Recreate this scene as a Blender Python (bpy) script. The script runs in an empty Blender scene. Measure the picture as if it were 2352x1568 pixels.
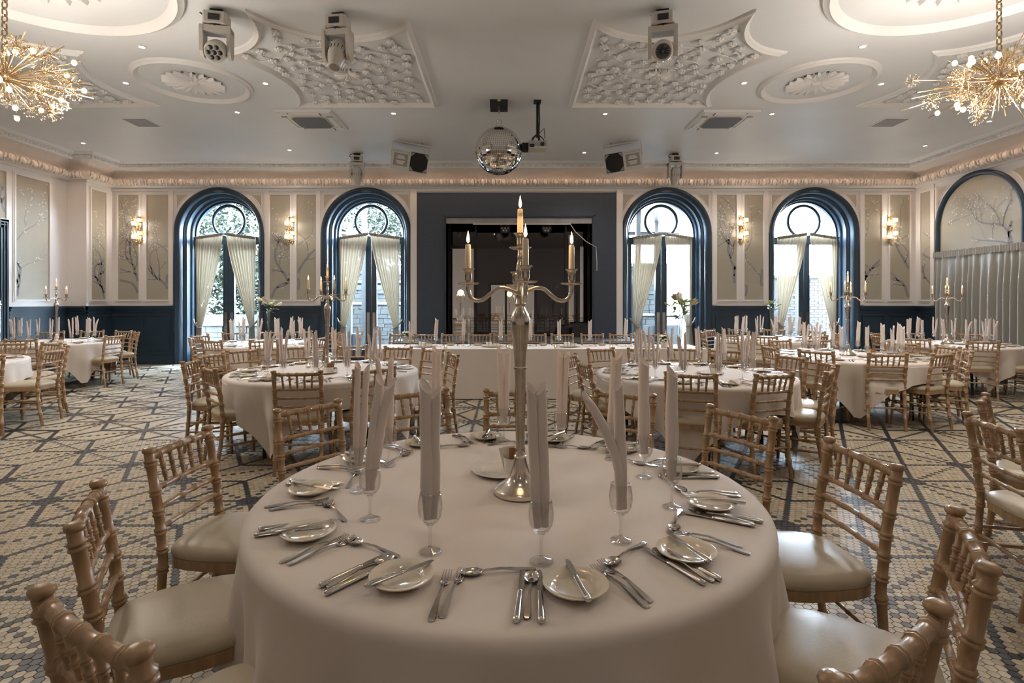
import bpy, math, random
from mathutils import Vector, Matrix, noise
random.seed(7)
R = math.radians
PI = math.pi
SC = bpy.context.scene
COL = SC.collection
F, HC, HX, HY, D = 1225.0, 1.45, 1168.0, 691.0, 12.25   # focal length in pixels, eye height, vanishing point, back wall distance

# ------------------------------------------------------------------ camera, sky, light, exposure
cam_d = bpy.data.cameras.new('camera')
cam = bpy.data.objects.new('camera', cam_d)
COL.objects.link(cam)
cam.location = (0, 0, HC)
cam.rotation_euler = (R(90), 0, 0)
cam_d.sensor_width = 36
cam_d.lens = 36 * F / 2352
cam_d.shift_x = (1176 - HX) / 2352
cam_d.shift_y = -(784 - HY) / 2352
cam_d.clip_start = 0.05
cam_d.clip_end = 300
SC.camera = cam
SC.view_settings.view_transform = 'Standard'
SC.view_settings.look = 'None'
SC.view_settings.gamma = 1
SC.view_settings.use_curve_mapping = False
SC.view_settings.exposure = 0.6
cy = SC.cycles
cy.max_bounces = 6
cy.diffuse_bounces = 4
cy.glossy_bounces = 3
cy.transmission_bounces = 4
cy.transparent_max_bounces = 10
cy.caustics_reflective = False
cy.caustics_refractive = False
cy.sample_clamp_indirect = 4
cy.use_denoising = True
cy.use_adaptive_sampling = True
cy.adaptive_threshold = 0.035

SKY = 115.0
world = bpy.data.worlds.new('sky')
SC.world = world
world.use_nodes = True
wn = world.node_tree
bg = wn.nodes['Background']
tc = wn.nodes.new('ShaderNodeTexCoord')
sep = wn.nodes.new('ShaderNodeSeparateXYZ')
ramp = wn.nodes.new('ShaderNodeValToRGB')
ramp.color_ramp.elements[0].color = (0.74, 0.89, 1.0, 1)
ramp.color_ramp.elements[1].color = (0.58, 0.78, 1.0, 1)
wn.links.new(tc.outputs['Generated'], sep.inputs[0])
wn.links.new(sep.outputs['Z'], ramp.inputs[0])
wn.links.new(ramp.outputs[0], bg.inputs['Color'])
bg.inputs['Strength'].default_value = SKY

CHANDELIER_W, DOWNLIGHT_W, SCONCE_W, CANDLE_W, LED_E = 112.0, 42.0, 6.0, 0.7, 30.0
WARM = (1.0, 0.89, 0.77)

def lamp(name, kind, loc, power, color=(1, 1, 1), radius=0.05, rot=None, **kw):
    l = bpy.data.lights.new(name, kind)
    l.energy = power
    l.color = color
    if kind in ('POINT', 'SPOT'):
        l.shadow_soft_size = radius
    o = bpy.data.objects.new(name, l)
    o.location = loc
    if rot:
        o.rotation_euler = rot
    for k, v in kw.items():
        setattr(l, k, v)
    COL.objects.link(o)
    return o

# ------------------------------------------------------------------ materials
MATS = {}
def mat(name, c=(.8, .8, .8), rough=.5, metal=0., var=0., vscale=20., bump=0., bscale=60., stretch=None, emit=None, es=0., coat=0., spec=None, sheen=0., randvar=0., attr=None):
    m = bpy.data.materials.new(name)
    MATS[name] = m
    m.use_nodes = True
    nt = m.node_tree
    b = nt.nodes['Principled BSDF']
    b.inputs['Base Color'].default_value = (*c, 1)
    b.inputs['Roughness'].default_value = rough
    b.inputs['Metallic'].default_value = metal
    if coat:
        b.inputs['Coat Weight'].default_value = coat
        b.inputs['Coat Roughness'].default_value = .15
    if spec is not None:
        b.inputs['Specular IOR Level'].default_value = spec
    if sheen:
        b.inputs['Sheen Weight'].default_value = sheen
    if emit:
        b.inputs['Emission Color'].default_value = (*emit, 1)
        b.inputs['Emission Strength'].default_value = es
    tcn = None
    def coords():
        nonlocal tcn
        if tcn is None:
            t = nt.nodes.new('ShaderNodeTexCoord')
            tcn = t.outputs['Object']
            if stretch:
                mp = nt.nodes.new('ShaderNodeMapping')
                mp.inputs['Scale'].default_value = stretch
                nt.links.new(tcn, mp.inputs[0])
                tcn = mp.outputs[0]
        return tcn
    src = None
    if attr:
        a = nt.nodes.new('ShaderNodeAttribute')
        a.attribute_name = attr
        src = a.outputs['Color']
    if var:
        n = nt.nodes.new('ShaderNodeTexNoise')
        n.inputs['Scale'].default_value = vscale
        n.inputs['Detail'].default_value = 4
        nt.links.new(coords(), n.inputs['Vector'])
        mr = nt.nodes.new('ShaderNodeMapRange')
        mr.inputs[1].default_value = .3
        mr.inputs[2].default_value = .7
        mr.inputs[3].default_value = 1 - var
        mr.inputs[4].default_value = 1 + var
        nt.links.new(n.outputs['Fac'], mr.inputs[0])
        mx = nt.nodes.new('ShaderNodeVectorMath')
        mx.operation = 'SCALE'
        mx.inputs[0].default_value = c
        if src:
            nt.links.new(src, mx.inputs[0])
        nt.links.new(mr.outputs[0], mx.inputs['Scale'])
        src = mx.outputs[0]
    if randvar:
        oi = nt.nodes.new('ShaderNodeObjectInfo')
        mr = nt.nodes.new('ShaderNodeMapRange')
        mr.inputs[3].default_value = 1 - randvar
        mr.inputs[4].default_value = 1 + randvar
        nt.links.new(oi.outputs['Random'], mr.inputs[0])
        mx = nt.nodes.new('ShaderNodeVectorMath')
        mx.operation = 'SCALE'
        mx.inputs[0].default_value = c
        if src:
            nt.links.new(src, mx.inputs[0])
        nt.links.new(mr.outputs[0], mx.inputs['Scale'])
        src = mx.outputs[0]
    if src:
        nt.links.new(src, b.inputs['Base Color'])
    if bump:
        n = nt.nodes.new('ShaderNodeTexNoise')
        n.inputs['Scale'].default_value = bscale
        n.inputs['Detail'].default_value = 3
        nt.links.new(coords(), n.inputs['Vector'])
        bp = nt.nodes.new('ShaderNodeBump')
        bp.inputs['Strength'].default_value = bump
        bp.inputs['Distance'].default_value = .01
        nt.links.new(n.outputs['Fac'], bp.inputs['Height'])
        nt.links.new(bp.outputs[0], b.inputs['Normal'])
    return m

def thin_glass(name, tint=(1, 1, 1), refl=1.0, rough=0.02):
    m = bpy.data.materials.new(name)
    MATS[name] = m
    m.use_nodes = True
    nt = m.node_tree
    nt.nodes.clear()
    out = nt.nodes.new('ShaderNodeOutputMaterial')
    tr = nt.nodes.new('ShaderNodeBsdfTransparent')
    tr.inputs[0].default_value = (*tint, 1)
    gl = nt.nodes.new('ShaderNodeBsdfGlossy')
    gl.inputs['Roughness'].default_value = rough
    lw = nt.nodes.new('ShaderNodeLayerWeight')
    lw.inputs['Blend'].default_value = .5
    pw = nt.nodes.new('ShaderNodeMath')
    pw.operation = 'POWER'
    pw.inputs[1].default_value = 3.2
    nt.links.new(lw.outputs['Facing'], pw.inputs[0])
    fr = nt.nodes.new('ShaderNodeMath')
    fr.operation = 'MULTIPLY_ADD'
    fr.inputs[1].default_value = .55
    fr.inputs[2].default_value = .05
    nt.links.new(pw.outputs[0], fr.inputs[0])
    mu = nt.nodes.new('ShaderNodeMath')
    mu.operation = 'MULTIPLY'
    mu.use_clamp = True
    mu.inputs[1].default_value = refl
    nt.links.new(fr.outputs[0], mu.inputs[0])
    mx = nt.nodes.new('ShaderNodeMixShader')
    nt.links.new(mu.outputs[0], mx.inputs[0])
    nt.links.new(tr.outputs[0], mx.inputs[1])
    nt.links.new(gl.outputs[0], mx.inputs[2])
    nt.links.new(mx.outputs[0], out.inputs[0])
    return m

def sheer(name, c, through=.3, transl=.5, tc_=None):
    m = bpy.data.materials.new(name)
    MATS[name] = m
    m.use_nodes = True
    nt = m.node_tree
    nt.nodes.clear()
    out = nt.nodes.new('ShaderNodeOutputMaterial')
    df = nt.nodes.new('ShaderNodeBsdfDiffuse')
    tl = nt.nodes.new('ShaderNodeBsdfTranslucent')
    tr = nt.nodes.new('ShaderNodeBsdfTransparent')
    df.inputs[0].default_value = (*c, 1)
    tl.inputs[0].default_value = (*(tc_ or c), 1)
    a = nt.nodes.new('ShaderNodeMixShader')
    a.inputs[0].default_value = transl
    b = nt.nodes.new('ShaderNodeMixShader')
    b.inputs[0].default_value = through
    nt.links.new(df.outputs[0], a.inputs[1])
    nt.links.new(tl.outputs[0], a.inputs[2])
    nt.links.new(a.outputs[0], b.inputs[1])
    nt.links.new(tr.outputs[0], b.inputs[2])
    nt.links.new(b.outputs[0], out.inputs[0])
    return m

mat('white_paint', (.82, .80, .80), .45)
mat('plaster', (.79, .79, .80), .55)
mat('ceiling_paint', (.77, .795, .83), .5, var=.05, vscale=.6)
mat('cornice_plaster', (.70, .66, .63), .55, bump=.25, bscale=30)
mat('blue_paint', (.021, .040, .064), .44, var=.15, vscale=3, spec=.4)
mat('stage_paint', (.040, .053, .080), .6, var=.15, vscale=40)
mat('wallpaper', (.40, .375, .31), .55, var=.06, vscale=2)
mat('branch_ink', (.25, .25, .28), .6)
mat('blossom_ink', (.66, .65, .64), .6)
mat('wood', (.34, .215, .118), .36, var=.22, vscale=14, stretch=(3, 3, .5), coat=.25)
mat('ring_wood', (.30, .175, .09), .4, var=.2, vscale=20)
mat('vinyl', (.48, .41, .30), .38, bump=.06, bscale=90)
mat('cloth', (.68, .615, .565), .8, bump=.10, bscale=9, sheen=.1)
mat('napkin_cloth', (.78, .70, .67), .85, bump=.15, bscale=50, sheen=.1)
mat('china', (.74, .67, .55), .12, coat=.5)
mat('white_china', (.78, .75, .70), .15, coat=.5)
mat('steel', (.62, .60, .58), .16, 1.)
mat('silver', (.66, .60, .53), .17, 1., var=.12, vscale=30)
mat('brass', (.36, .26, .145), .34, 1.)
mat('black_metal', (.02, .02, .022), .4, .3)
mat('black_plastic', (.015, .015, .017), .45)
mat('dark_gap', (.01, .01, .011), .8)
mat('fixture_shell', (.56, .53, .49), .4)
mat('speaker_shell', (.60, .59, .57), .45)
mat('horn_grey', (.30, .29, .28), .5)
mat('foam', (.018, .018, .018), .9, bump=.5, bscale=200)
mat('mirror', (.86, .86, .86), .01, 1.)
mat('dark_mirror', (.10, .095, .10), .03, 1.)
mat('mirror_ball', (.80, .78, .75), .05, 1., randvar=.0)
mat('wax', (.82, .72, .52), .45)
mat('flame', (1, .7, .3), .5, emit=(1, .62, .25), es=14)
mat('bulb', (1, .85, .6), .3, emit=(1, .72, .38), es=10)
mat('downlight_glow', (1, .95, .85), .3, emit=(1, .9, .74), es=12)
mat('led', (1, .75, .55), .5, emit=(1, .62, .38), es=LED_E)
mat('grille_grey', (.28, .29, .31), .6)
mat('filter_grey', (.13, .135, .15), .7, bump=.3, bscale=120)
mat('tile', (.44, .37, .27), .38, attr='tone', var=.12, vscale=25)
mat('tile_light', (.43, .365, .265), .38, var=.14, vscale=25, randvar=.2)
mat('tile_dark', (.030, .033, .042), .33, randvar=.3)
mat('grout', (.42, .36, .27), .42, var=.16, vscale=5)
mat('drape', (.33, .32, .29), .8, bump=.1, bscale=80, sheen=.2)
mat('grey_table', (.05, .045, .042), .4)
mat('leaf', (.06, .13, .03), .45, var=.3, vscale=20)
mat('petal', (.80, .77, .62), .5)
mat('bud', (.36, .46, .16), .5)
mat('stem_green', (.12, .20, .06), .5)
mat('kraft', (.30, .15, .06), .7)
mat('paper', (.75, .70, .62), .7)
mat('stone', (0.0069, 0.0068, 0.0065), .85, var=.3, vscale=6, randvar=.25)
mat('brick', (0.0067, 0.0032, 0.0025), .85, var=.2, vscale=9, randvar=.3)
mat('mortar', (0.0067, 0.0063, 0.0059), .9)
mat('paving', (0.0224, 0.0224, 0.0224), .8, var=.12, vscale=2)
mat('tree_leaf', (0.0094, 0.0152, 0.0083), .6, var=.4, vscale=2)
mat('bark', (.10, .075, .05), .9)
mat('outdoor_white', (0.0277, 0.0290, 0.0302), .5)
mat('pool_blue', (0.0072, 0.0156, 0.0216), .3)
mat('stage_floor', (.10, .12, .15), .35)
mat('screen_grey', (.33, .32, .32), .5, var=.15, vscale=3)
mat('rope', (.34, .31, .27), .7)
thin_glass('glass', (.97, .97, .97), 1.6)
thin_glass('crystal', (.90, .82, .68), 2.0)
thin_glass('window_glass', (.96, .98, .98), .8)
thin_glass('mirror_dark_glass', (.3, .3, .3), 2.0)
sheer('sheer_curtain', (.52, .44, .35), .011, .38, (.11, .088, .062))
sheer('frosted', (.95, .85, .68), .35, .6)

# ------------------------------------------------------------------ mesh building
class M:
    def __init__(s):
        s.v, s.f, s.m, s.c = [], [], [], []
    def add(s, vs, fs, mi=0):
        o = len(s.v)
        s.v.extend(vs)
        s.f.extend([tuple(i + o for i in f) for f in fs])
        s.m.extend([mi] * len(fs))
        return s
    def box(s, c, d, rz=0, mi=0, rot=None):
        x, y, z = d[0] / 2, d[1] / 2, d[2] / 2
        vs = [Vector((a * x, b * y, e * z)) for e in (-1, 1) for b in (-1, 1) for a in (-1, 1)]
        mt = rot if rot is not None else Matrix.Rotation(rz, 3, 'Z')
        vs = [tuple(mt @ v + Vector(c)) for v in vs]
        return s.add(vs, [(0, 2, 3, 1), (4, 5, 7, 6), (0, 1, 5, 4), (2, 6, 7, 3), (0, 4, 6, 2), (1, 3, 7, 5)], mi)
    def span(s, a, b, mi=0):
        return s.box([(a[i] + b[i]) / 2 for i in range(3)], [abs(b[i] - a[i]) for i in range(3)], mi=mi)
    def tube(s, pts, rad, n=8, cap=True, mi=0, closed=False, flat=1.0):
        pts = [Vector(p) for p in pts]
        k = len(pts)
        if not hasattr(rad, '__len__'):
            rad = [rad] * k
        t0 = (pts[1] - pts[0]).normalized()
        u = t0.orthogonal().normalized()
        if abs(t0.z) < .95:
            u = t0.cross(Vector((0, 0, 1))).normalized()
        vs = []
        for i, p in enumerate(pts):
            if closed:
                t = (pts[(i + 1) % k] - pts[i - 1]).normalized()
            else:
                t = (pts[min(i + 1, k - 1)] - pts[max(i - 1, 0)]).normalized()
            u = (u - t * u.dot(t))
            u = u.normalized() if u.length > 1e-6 else t.orthogonal().normalized()
            w = t.cross(u)
            for j in range(n):
                a = 2 * PI * j / n
                vs.append(tuple(p + (u * math.cos(a) + w * math.sin(a) * flat) * rad[i]))
        fs = []
        for i in range(k if closed else k - 1):
            for j in range(n):
                i2 = (i + 1) % k
                fs.append((i * n + j, i * n + (j + 1) % n, i2 * n + (j + 1) % n, i2 * n + j))
        if cap and not closed:
            fs.append(tuple(range(n - 1, -1, -1)))
            fs.append(tuple((k - 1) * n + j for j in range(n)))
        return s.add(vs, fs, mi)
    def lathe(s, prof, n=16, c=(0, 0, 0), mi=0, flute=0, fr=None):
        vs = []
        for q, (r, z) in enumerate(prof):
            for j in range(n):
                a = 2 * PI * j / n
                rr = r
                if flute and fr and fr[0] <= z <= fr[1] and j % 2:
                    rr = r * (1 - flute)
                vs.append((c[0] + rr * math.cos(a), c[1] + rr * math.sin(a), c[2] + z))
        fs = []
        for i in range(len(prof) - 1):
            for j in range(n):
                fs.append((i * n + j, i * n + (j + 1) % n, (i + 1) * n + (j + 1) % n, (i + 1) * n + j))
        if prof[0][0] > 1e-5:
            fs.append(tuple(range(n - 1, -1, -1)))
        if prof[-1][0] > 1e-5:
            fs.append(tuple((len(prof) - 1) * n + j for j in range(n)))
        return s.add(vs, fs, mi)
    def ball(s, c, r, n=8, m=5, mi=0):
        if not hasattr(r, '__len__'):
            r = (r, r, r)
        vs = [(c[0], c[1], c[2] - r[2])]
        for i in range(1, m):
            p = -PI / 2 + PI * i / m
            for j in range(n):
                a = 2 * PI * j / n
                vs.append((c[0] + r[0] * math.cos(p) * math.cos(a), c[1] + r[1] * math.cos(p) * math.sin(a), c[2] + r[2] * math.sin(p)))
        vs.append((c[0], c[1], c[2] + r[2]))
        fs = [(0, 1 + (j + 1) % n, 1 + j) for j in range(n)]
        for i in range(m - 2):
            for j in range(n):
                a, b = 1 + i * n + j, 1 + i * n + (j + 1) % n
                fs.append((a, b, b + n, a + n))
        L = len(vs) - 1
        fs += [(L, L - n + j, L - n + (j + 1) % n) for j in range(n)]
        return s.add(vs, fs, mi)
    def grid(s, fn, nu, nv, mi=0, wrap=False):
        vs = [tuple(fn(i / nu, j / nv)) for j in range(nv + 1) for i in range(nu + (0 if wrap else 1))]
        w = nu if wrap else nu + 1
        fs = []
        for j in range(nv):
            for i in range(nu):
                i2 = (i + 1) % w
                fs.append((j * w + i, j * w + i2, (j + 1) * w + i2, (j + 1) * w + i))
        return s.add(vs, fs, mi)
    def prism(s, poly, z0, z1, mi=0):
        n = len(poly)
        vs = [(x, y, z0) for x, y in poly] + [(x, y, z1) for x, y in poly]
        fs = [tuple(range(n - 1, -1, -1)), tuple(range(n, 2 * n))] + [(i, (i + 1) % n, n + (i + 1) % n, n + i) for i in range(n)]
        return s.add(vs, fs, mi)
    def xform(s, mtx):
        s.v = [tuple(mtx @ Vector(v)) for v in s.v]
        return s
    def data(s, name, mats, smooth=None):
        me = bpy.data.meshes.new(name)
        me.from_pydata(s.v, [], s.f)
        if not isinstance(mats, (list, tuple)):
            mats = [mats]
        for x in mats:
            me.materials.append(MATS[x])
        if len(mats) > 1:
            me.polygons.foreach_set('material_index', s.m)
        if smooth:
            me.polygons.foreach_set('use_smooth', [True] * len(s.f))
            if smooth < 179:
                me.set_sharp_from_angle(angle=R(smooth))
        me.update()
        return me
    def build(s, name, mats, parent=None, smooth=None, **kw):
        return obj(name, s.data(name, mats, smooth), parent, **kw)

KIDS = {}
def link(o, parent=None):
    COL.objects.link(o)
    if parent is not None:
        o.parent = parent
        KIDS.setdefault(parent.name, []).append(o)
    return o
def obj(name, me, parent=None, loc=None, rz=None, **props):
    o = bpy.data.objects.new(name, me)
    if loc is not None:
        o.location = loc
    if rz is not None:
        o.rotation_euler = (0, 0, rz)
    link(o, parent)
    for k, v in props.items():
        o[k] = v
    return o
def thing(name, label=None, cat=None, loc=(0, 0, 0), rz=0., group=None, kind=None):
    o = bpy.data.objects.new(name, None)
    o.empty_display_size = .1
    o.location = loc
    o.rotation_euler = (0, 0, rz)
    link(o)
    return tag(o, label, cat, group, kind)
def tag(o, label=None, cat=None, group=None, kind=None):
    if label: o['label'] = label
    if cat: o['category'] = cat
    if group: o['group'] = group
    if kind: o['kind'] = kind
    return o
def dup(root, loc=None, rz=None, label=None, group=None, parent=None, rot=None):
    c = root.copy()
    if loc is not None: c.location = loc
    if rz is not None: c.rotation_euler = (0, 0, rz)
    if rot is not None: c.rotation_euler = rot
    c.parent = None
    link(c, parent)
    if label: c['label'] = label
    if group: c['group'] = group
    for ch in KIDS.get(root.name, []):
        dup(ch, parent=c)
    return c
class Proto:
    """The first placing moves the prototype itself, every later one copies it with its parts."""
    def __init__(s, root):
        s.root, s.used = root, False
    def put(s, loc, rz=0., label=None, group=None, rot=None):
        if s.used:
            return dup(s.root, loc, rz, label, group, rot=rot)
        s.used = True
        s.root.location = loc
        s.root.rotation_euler = rot if rot is not None else (0, 0, rz)
        return tag(s.root, label, None, group)
def structure(name, m, mats, smooth=None, parent=None):
    o = m.build(name, mats, parent, smooth)
    o['kind'] = 'structure'
    return o
def G(px, py, z=0.):
    d = F * (HC - z) / (py - HY)
    return Vector(((px - HX) / F * d, d, z))
def C3(px, py, z=4.5):
    d = F * (z - HC) / (HY - py)
    return Vector(((px - HX) / F * d, d, z))
def wx(px): return (px - HX) * D / F
def wz(py): return HC + (HY - py) * D / F
def smooth01(t):
    t = max(0., min(1., t))
    return t * t * (3 - 2 * t)

# ------------------------------------------------------------------ room shell
ZC = 4.5
XL, XL2, XR, YN, YJ = -9.5, -9.1, 9.35, -5.0, 11.5
ARCH = [wx(504), wx(842), wx(1530), wx(1869)]
SPR, RO = 3.02, 1.02
ceiling = structure('ceiling', M().span((XL - .3, YN - .3, ZC), (XR + .3, D + .6, ZC + .15)), 'ceiling_paint')
floor = structure('floor', M().span((XL - .3, YN - .3, -.12), (XR + .3, D + .5, 0)), 'grout')

def arch_face(m, x0, x1, ztop, y, ops, n=24, z0=0.):
    """A wall face at depth y with round-headed openings (centre x, radius, spring height) down to the floor."""
    xs = x0
    for cx, r, sp in ops:
        m.add([(xs, y, z0), (cx - r, y, z0), (cx - r, y, ztop), (xs, y, ztop)], [(0, 1, 2, 3)])
        pts = [(cx - r * math.cos(PI * i / n), sp + r * math.sin(PI * i / n)) for i in range(n + 1)]
        for (ax, az), (bx, bz) in zip(pts, pts[1:]):
            m.add([(ax, y, az), (bx, y, bz), (bx, y, ztop), (ax, y, ztop)], [(0, 1, 2, 3)])
        xs = cx + r
    m.add([(xs, y, z0), (x1, y, z0), (x1, y, ztop), (xs, y, ztop)], [(0, 1, 2, 3)])
    return m
STG = (wx(958), wx(1415), wz(443))
wm = M()
arch_face(wm, XL2, STG[0], ZC, D, [(ARCH[0], .92, SPR), (ARCH[1], .92, SPR)])
arch_face(wm, STG[1], XR, ZC, D, [(ARCH[2], .92, SPR), (ARCH[3], .92, SPR)])
wm.add([(STG[0], D, STG[2]), (STG[1], D, STG[2]), (STG[1], D, ZC), (STG[0], D, ZC)], [(0, 1, 2, 3)])
wall_back = structure('wall_back', wm, 'white_paint')
wm = M().span((XL - .2, YN, 0), (XL, YJ, ZC)).span((XL - .2, YJ, 0), (XL2, D + .5, ZC))
wall_left = structure('wall_left', wm, 'white_paint')
wall_right = structure('wall_right', M().span((XR, YN, 0), (XR + .2, D + .5, ZC)), 'white_paint')
wall_near = structure('wall_near', M().span((XL, YN - .3, 0), (XR, YN, ZC)), 'white_paint')
# cornice: a mitred sweep round the room
PER = [(XL, YN), (XL, YJ), (XL2, YJ), (XL2, D), (XR, D), (XR, YN)]
def offs(p):
    """The perimeter moved p metres into the room."""
    return [(XL + p, YN), (XL + p, YJ - p), (XL2 + p, YJ - p), (XL2 + p, D - p), (XR - p, D - p), (XR - p, YN)]
def sweep(m, prof):
    rows = [[(x, y, z) for x, y in offs(p)] for p, z in prof]
    for a, b in zip(rows, rows[1:]):
        for i in range(5):
            m.add([a[i], a[i + 1], b[i + 1], b[i]], [(0, 1, 2, 3)])
    return m
cornice = structure('trim_1', sweep(M(), [(0, 4.02), (.03, 4.03), (.05, 4.06), (.13, 4.07), (.15, 4.20), (.16, 4.22), (.08, 4.235), (0, 4.24)]), 'cornice_plaster')
topm = structure('trim_2', sweep(M(), [(.475, 4.50), (.50, 4.49), (.50, 4.375), (.52, 4.37), (.54, 4.39), (.55, 4.45), (.60, 4.46), (.64, 4.48), (.66, 4.50)]), 'plaster')
cm = M()
for i in range(5):
    (ax, ay), (bx, by) = PER[i], PER[i + 1]
    L = math.hypot(bx - ax, by - ay)
    nu = max(6, int(L / .045))
    if i == 0 or i == 4:
        nu = max(6, int(L / .06))
    def cove(u, v, i=i, L=L):
        t = v * PI / 2
        p, z = .06 + .38 * (1 - math.cos(t)), 4.235 + .175 * math.sin(t)
        q = Vector((u * L * 7 + i * 31, v * 3.2, 0))
        e = abs(noise.noise(q)) + .6 * abs(noise.noise(q * 2.1 + Vector((5, 2, 1))))
        p += .05 * (e - .3) * math.sin(PI * min(1, v * 1.02))
        z -= .03 * (e - .3) * v
        a, b = offs(p)[i], offs(p)[i + 1]
        return (a[0] + (b[0] - a[0]) * u, a[1] + (b[1] - a[1]) * u, z)
    cm.grid(cove, nu, 9)
cove = structure('trim_3', cm, 'cornice_plaster', 60)
lm = M()
for p, z in ((.462, 4.425),):
    pp = offs(p)
    for a, b in zip(pp, pp[1:]):
        lm.tube([(*a, z), (*b, z)], .006, 4)
led = lm.build('light_strip', 'led', None)
tag(led, 'thin warm light strip running round the room under the top cornice', 'light strip')
# egg-and-leaf blocks on the lower moulding, small bosses on the upper one
bm = M()
bm.ball((0, -.02, 0), (.058, .05, .075), 8, 5)
for sx in (-1, 1):
    bm.tube([(sx * .10, .0, -.07), (sx * .075, -.045, -.02), (sx * .085, -.05, .04), (sx * .04, -.045, .075)], [.012, .022, .02, .008], 5)
bm.tube([(-.115, 0, -.06), (-.115, -.03, .03), (-.11, -.02, .075)], [.006, .012, .006], 4)
block = bm.data('leaf_block', 'cornice_plaster', 40)
bm = M().ball((0, 0, 0), (.036, .03, .028), 8, 4)
bm.tube([(.05, 0, -.025), (.062, -.03, 0), (.05, -.02, .026)], [.006, .012, .006], 4)
boss = bm.data('leaf_boss', 'plaster', 40)
def run(meo, name, par, p, z, step, segs=(0, 1, 2, 3, 4), lo=None):
    pp = offs(p)
    for i in segs:
        (ax, ay), (bx, by) = pp[i], pp[i + 1]
        if i == 0: ay = 8.2
        if i == 4: by = 7.6
        L = math.hypot(bx - ax, by - ay)
        n = max(1, int(L / step))
        for k in range(n):
            t = (k + .5) / n
            obj(name, meo, par, (ax + (bx - ax) * t, ay + (by - ay) * t, z), math.atan2(by - ay, bx - ax))
run(block, 'leaf_block', cornice, .15, 4.14, .235)
run(boss, 'leaf_boss', topm, .55, 4.425, .155)

# wall panels -------------------------------------------------------------------------
def mural(w, h, seed, big=.028):
    rnd = random.Random(seed)
    br, bl = M(), M()
    def flower(x, z, r):
        a0 = rnd.random() * 6
        pts = [(x + r * (1 if k % 2 == 0 else .45) * math.cos(a0 + PI * k / 5), -.0035, z + r * (1 if k % 2 == 0 else .45) * math.sin(a0 + PI * k / 5)) for k in range(10)]
        bl.add(pts, [tuple(range(10))])
    def grow(x, z, a, wd, n, lvl):
        px, pz = x, z
        pl = None
        turn = rnd.uniform(-.08, .08)
        for i in range(n):
            turn = turn * .8 + rnd.uniform(-.22, .22)
            a += turn * .6
            if a < .1: a += .15
            if a > PI - .1: a -= .15
            st = .055
            nx_, nz_ = px + math.cos(a) * st, pz + math.sin(a) * st
            if not (.02 < nx_ < w - .02 and .01 < nz_ < h - .05):
                break
            w0 = wd * (1 - .75 * i / n)
            ox, oz = -math.sin(a) * w0, math.cos(a) * w0
            cur = ((nx_ + ox, -.002, nz_ + oz), (nx_ - ox, -.002, nz_ - oz))
            if pl is None:
                pl = ((px + ox, -.002, pz + oz), (px - ox, -.002, pz - oz))
            br.add([pl[0], pl[1], cur[1], cur[0]], [(0, 1, 2, 3)])
            pl = cur
            px, pz = nx_, nz_
            if lvl < 3 and i > 1 and rnd.random() < (.26 if lvl == 0 else .2):
                grow(px, pz, a + rnd.choice((-1, 1)) * rnd.uniform(.5, 1.1), w0 * .55, int(n * .55) + 3, lvl + 1)
            if lvl >= 1 and rnd.random() < .22:
                for _ in range(rnd.randint(1, 3)):
                    flower(min(w - .03, max(.03, px + rnd.uniform(-.05, .05))), min(h - .03, max(.03, pz + rnd.uniform(-.05, .05))), rnd.uniform(.012, .024))
    for _ in range(2 if w > .4 else 1):
        side = rnd.choice((0, 1))
        x0 = .03 if side == 0 else w - .03
        grow(x0, rnd.uniform(.02, h * .3), R(70) if side == 0 else R(110), big * min(1, w / .5 + .3), int(h / .055), 0)
    x0 = rnd.choice((.03, w - .03))
    grow(x0, h * rnd.uniform(.45, .6), R(50) if x0 < .1 else R(130), big * .4, int(h * .5 / .055), 1)
    return br, bl
def panel(par, loc, rz, w, h, seed):
    """A wallpapered panel in a white moulding; x along the wall, y into it, loc its lower left corner."""
    p = M().span((0, -.004, 0), (w, .0, h)).build('wallpaper_panel', 'wallpaper', par, loc=loc, rz=rz)
    br, bl = mural(w, h, seed)
    for q, nm, mt in ((br, 'painted_branch', 'branch_ink'), (bl, 'painted_blossom', 'blossom_ink')):
        if q.f:
            for i in range(len(q.v)):
                q.v[i] = (q.v[i][0], q.v[i][1] - .003, q.v[i][2])
            o = q.build(nm, mt, p)
            o['kind'] = 'stuff'
    e = .035
    fm = M()
    for a, b in (((-e, -.025, -e), (w + e, .005, 0)), ((-e, -.025, h), (w + e, .005, h + e)), ((-e, -.025, 0), (0, .005, h)), ((w, -.025, 0), (w + e, .005, h))):
        fm.span(a, b)
    e2 = .055
    for a, b in (((-e2, -.012, -e2), (w + e2, .004, -e)), ((-e2, -.012, h + e), (w + e2, .004, h + e2)), ((-e2, -.012, -e), (-e, .004, h + e)), ((w + e, -.012, -e), (w + e2, .004, h + e))):
        fm.span(a, b)
    fm.build('panel_moulding', 'white_paint', par, loc=loc, rz=rz)
ZP0, ZP1 = wz(688), wz(447)
for k, (a, b) in enumerate(((272, 320), (338, 388), (620, 667), (682, 727), (1646, 1691), (1709, 1753), (1979, 2024), (2043, 2089))):
    panel(wall_back, (wx(a), D, ZP0), 0, wx(b) - wx(a), ZP1 - ZP0, 40 + k)
# left wall: panel near the jog, panels on the near length, panel above the door; right wall
panel(wall_left, (XL2, 11.62, ZP0), R(90), .42, ZP1 - ZP0, 61)
panel(wall_left, (XL, 10.27, ZP0), R(90), .75, ZP1 - ZP0, 62)
panel(wall_left, (XL, 8.45, 3.0), R(90), 1.62, ZP1 - 3.0, 63)
panel(wall_right, (XR, 12.08, ZP0), R(-90), .42, ZP1 - ZP0, 64)
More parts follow.
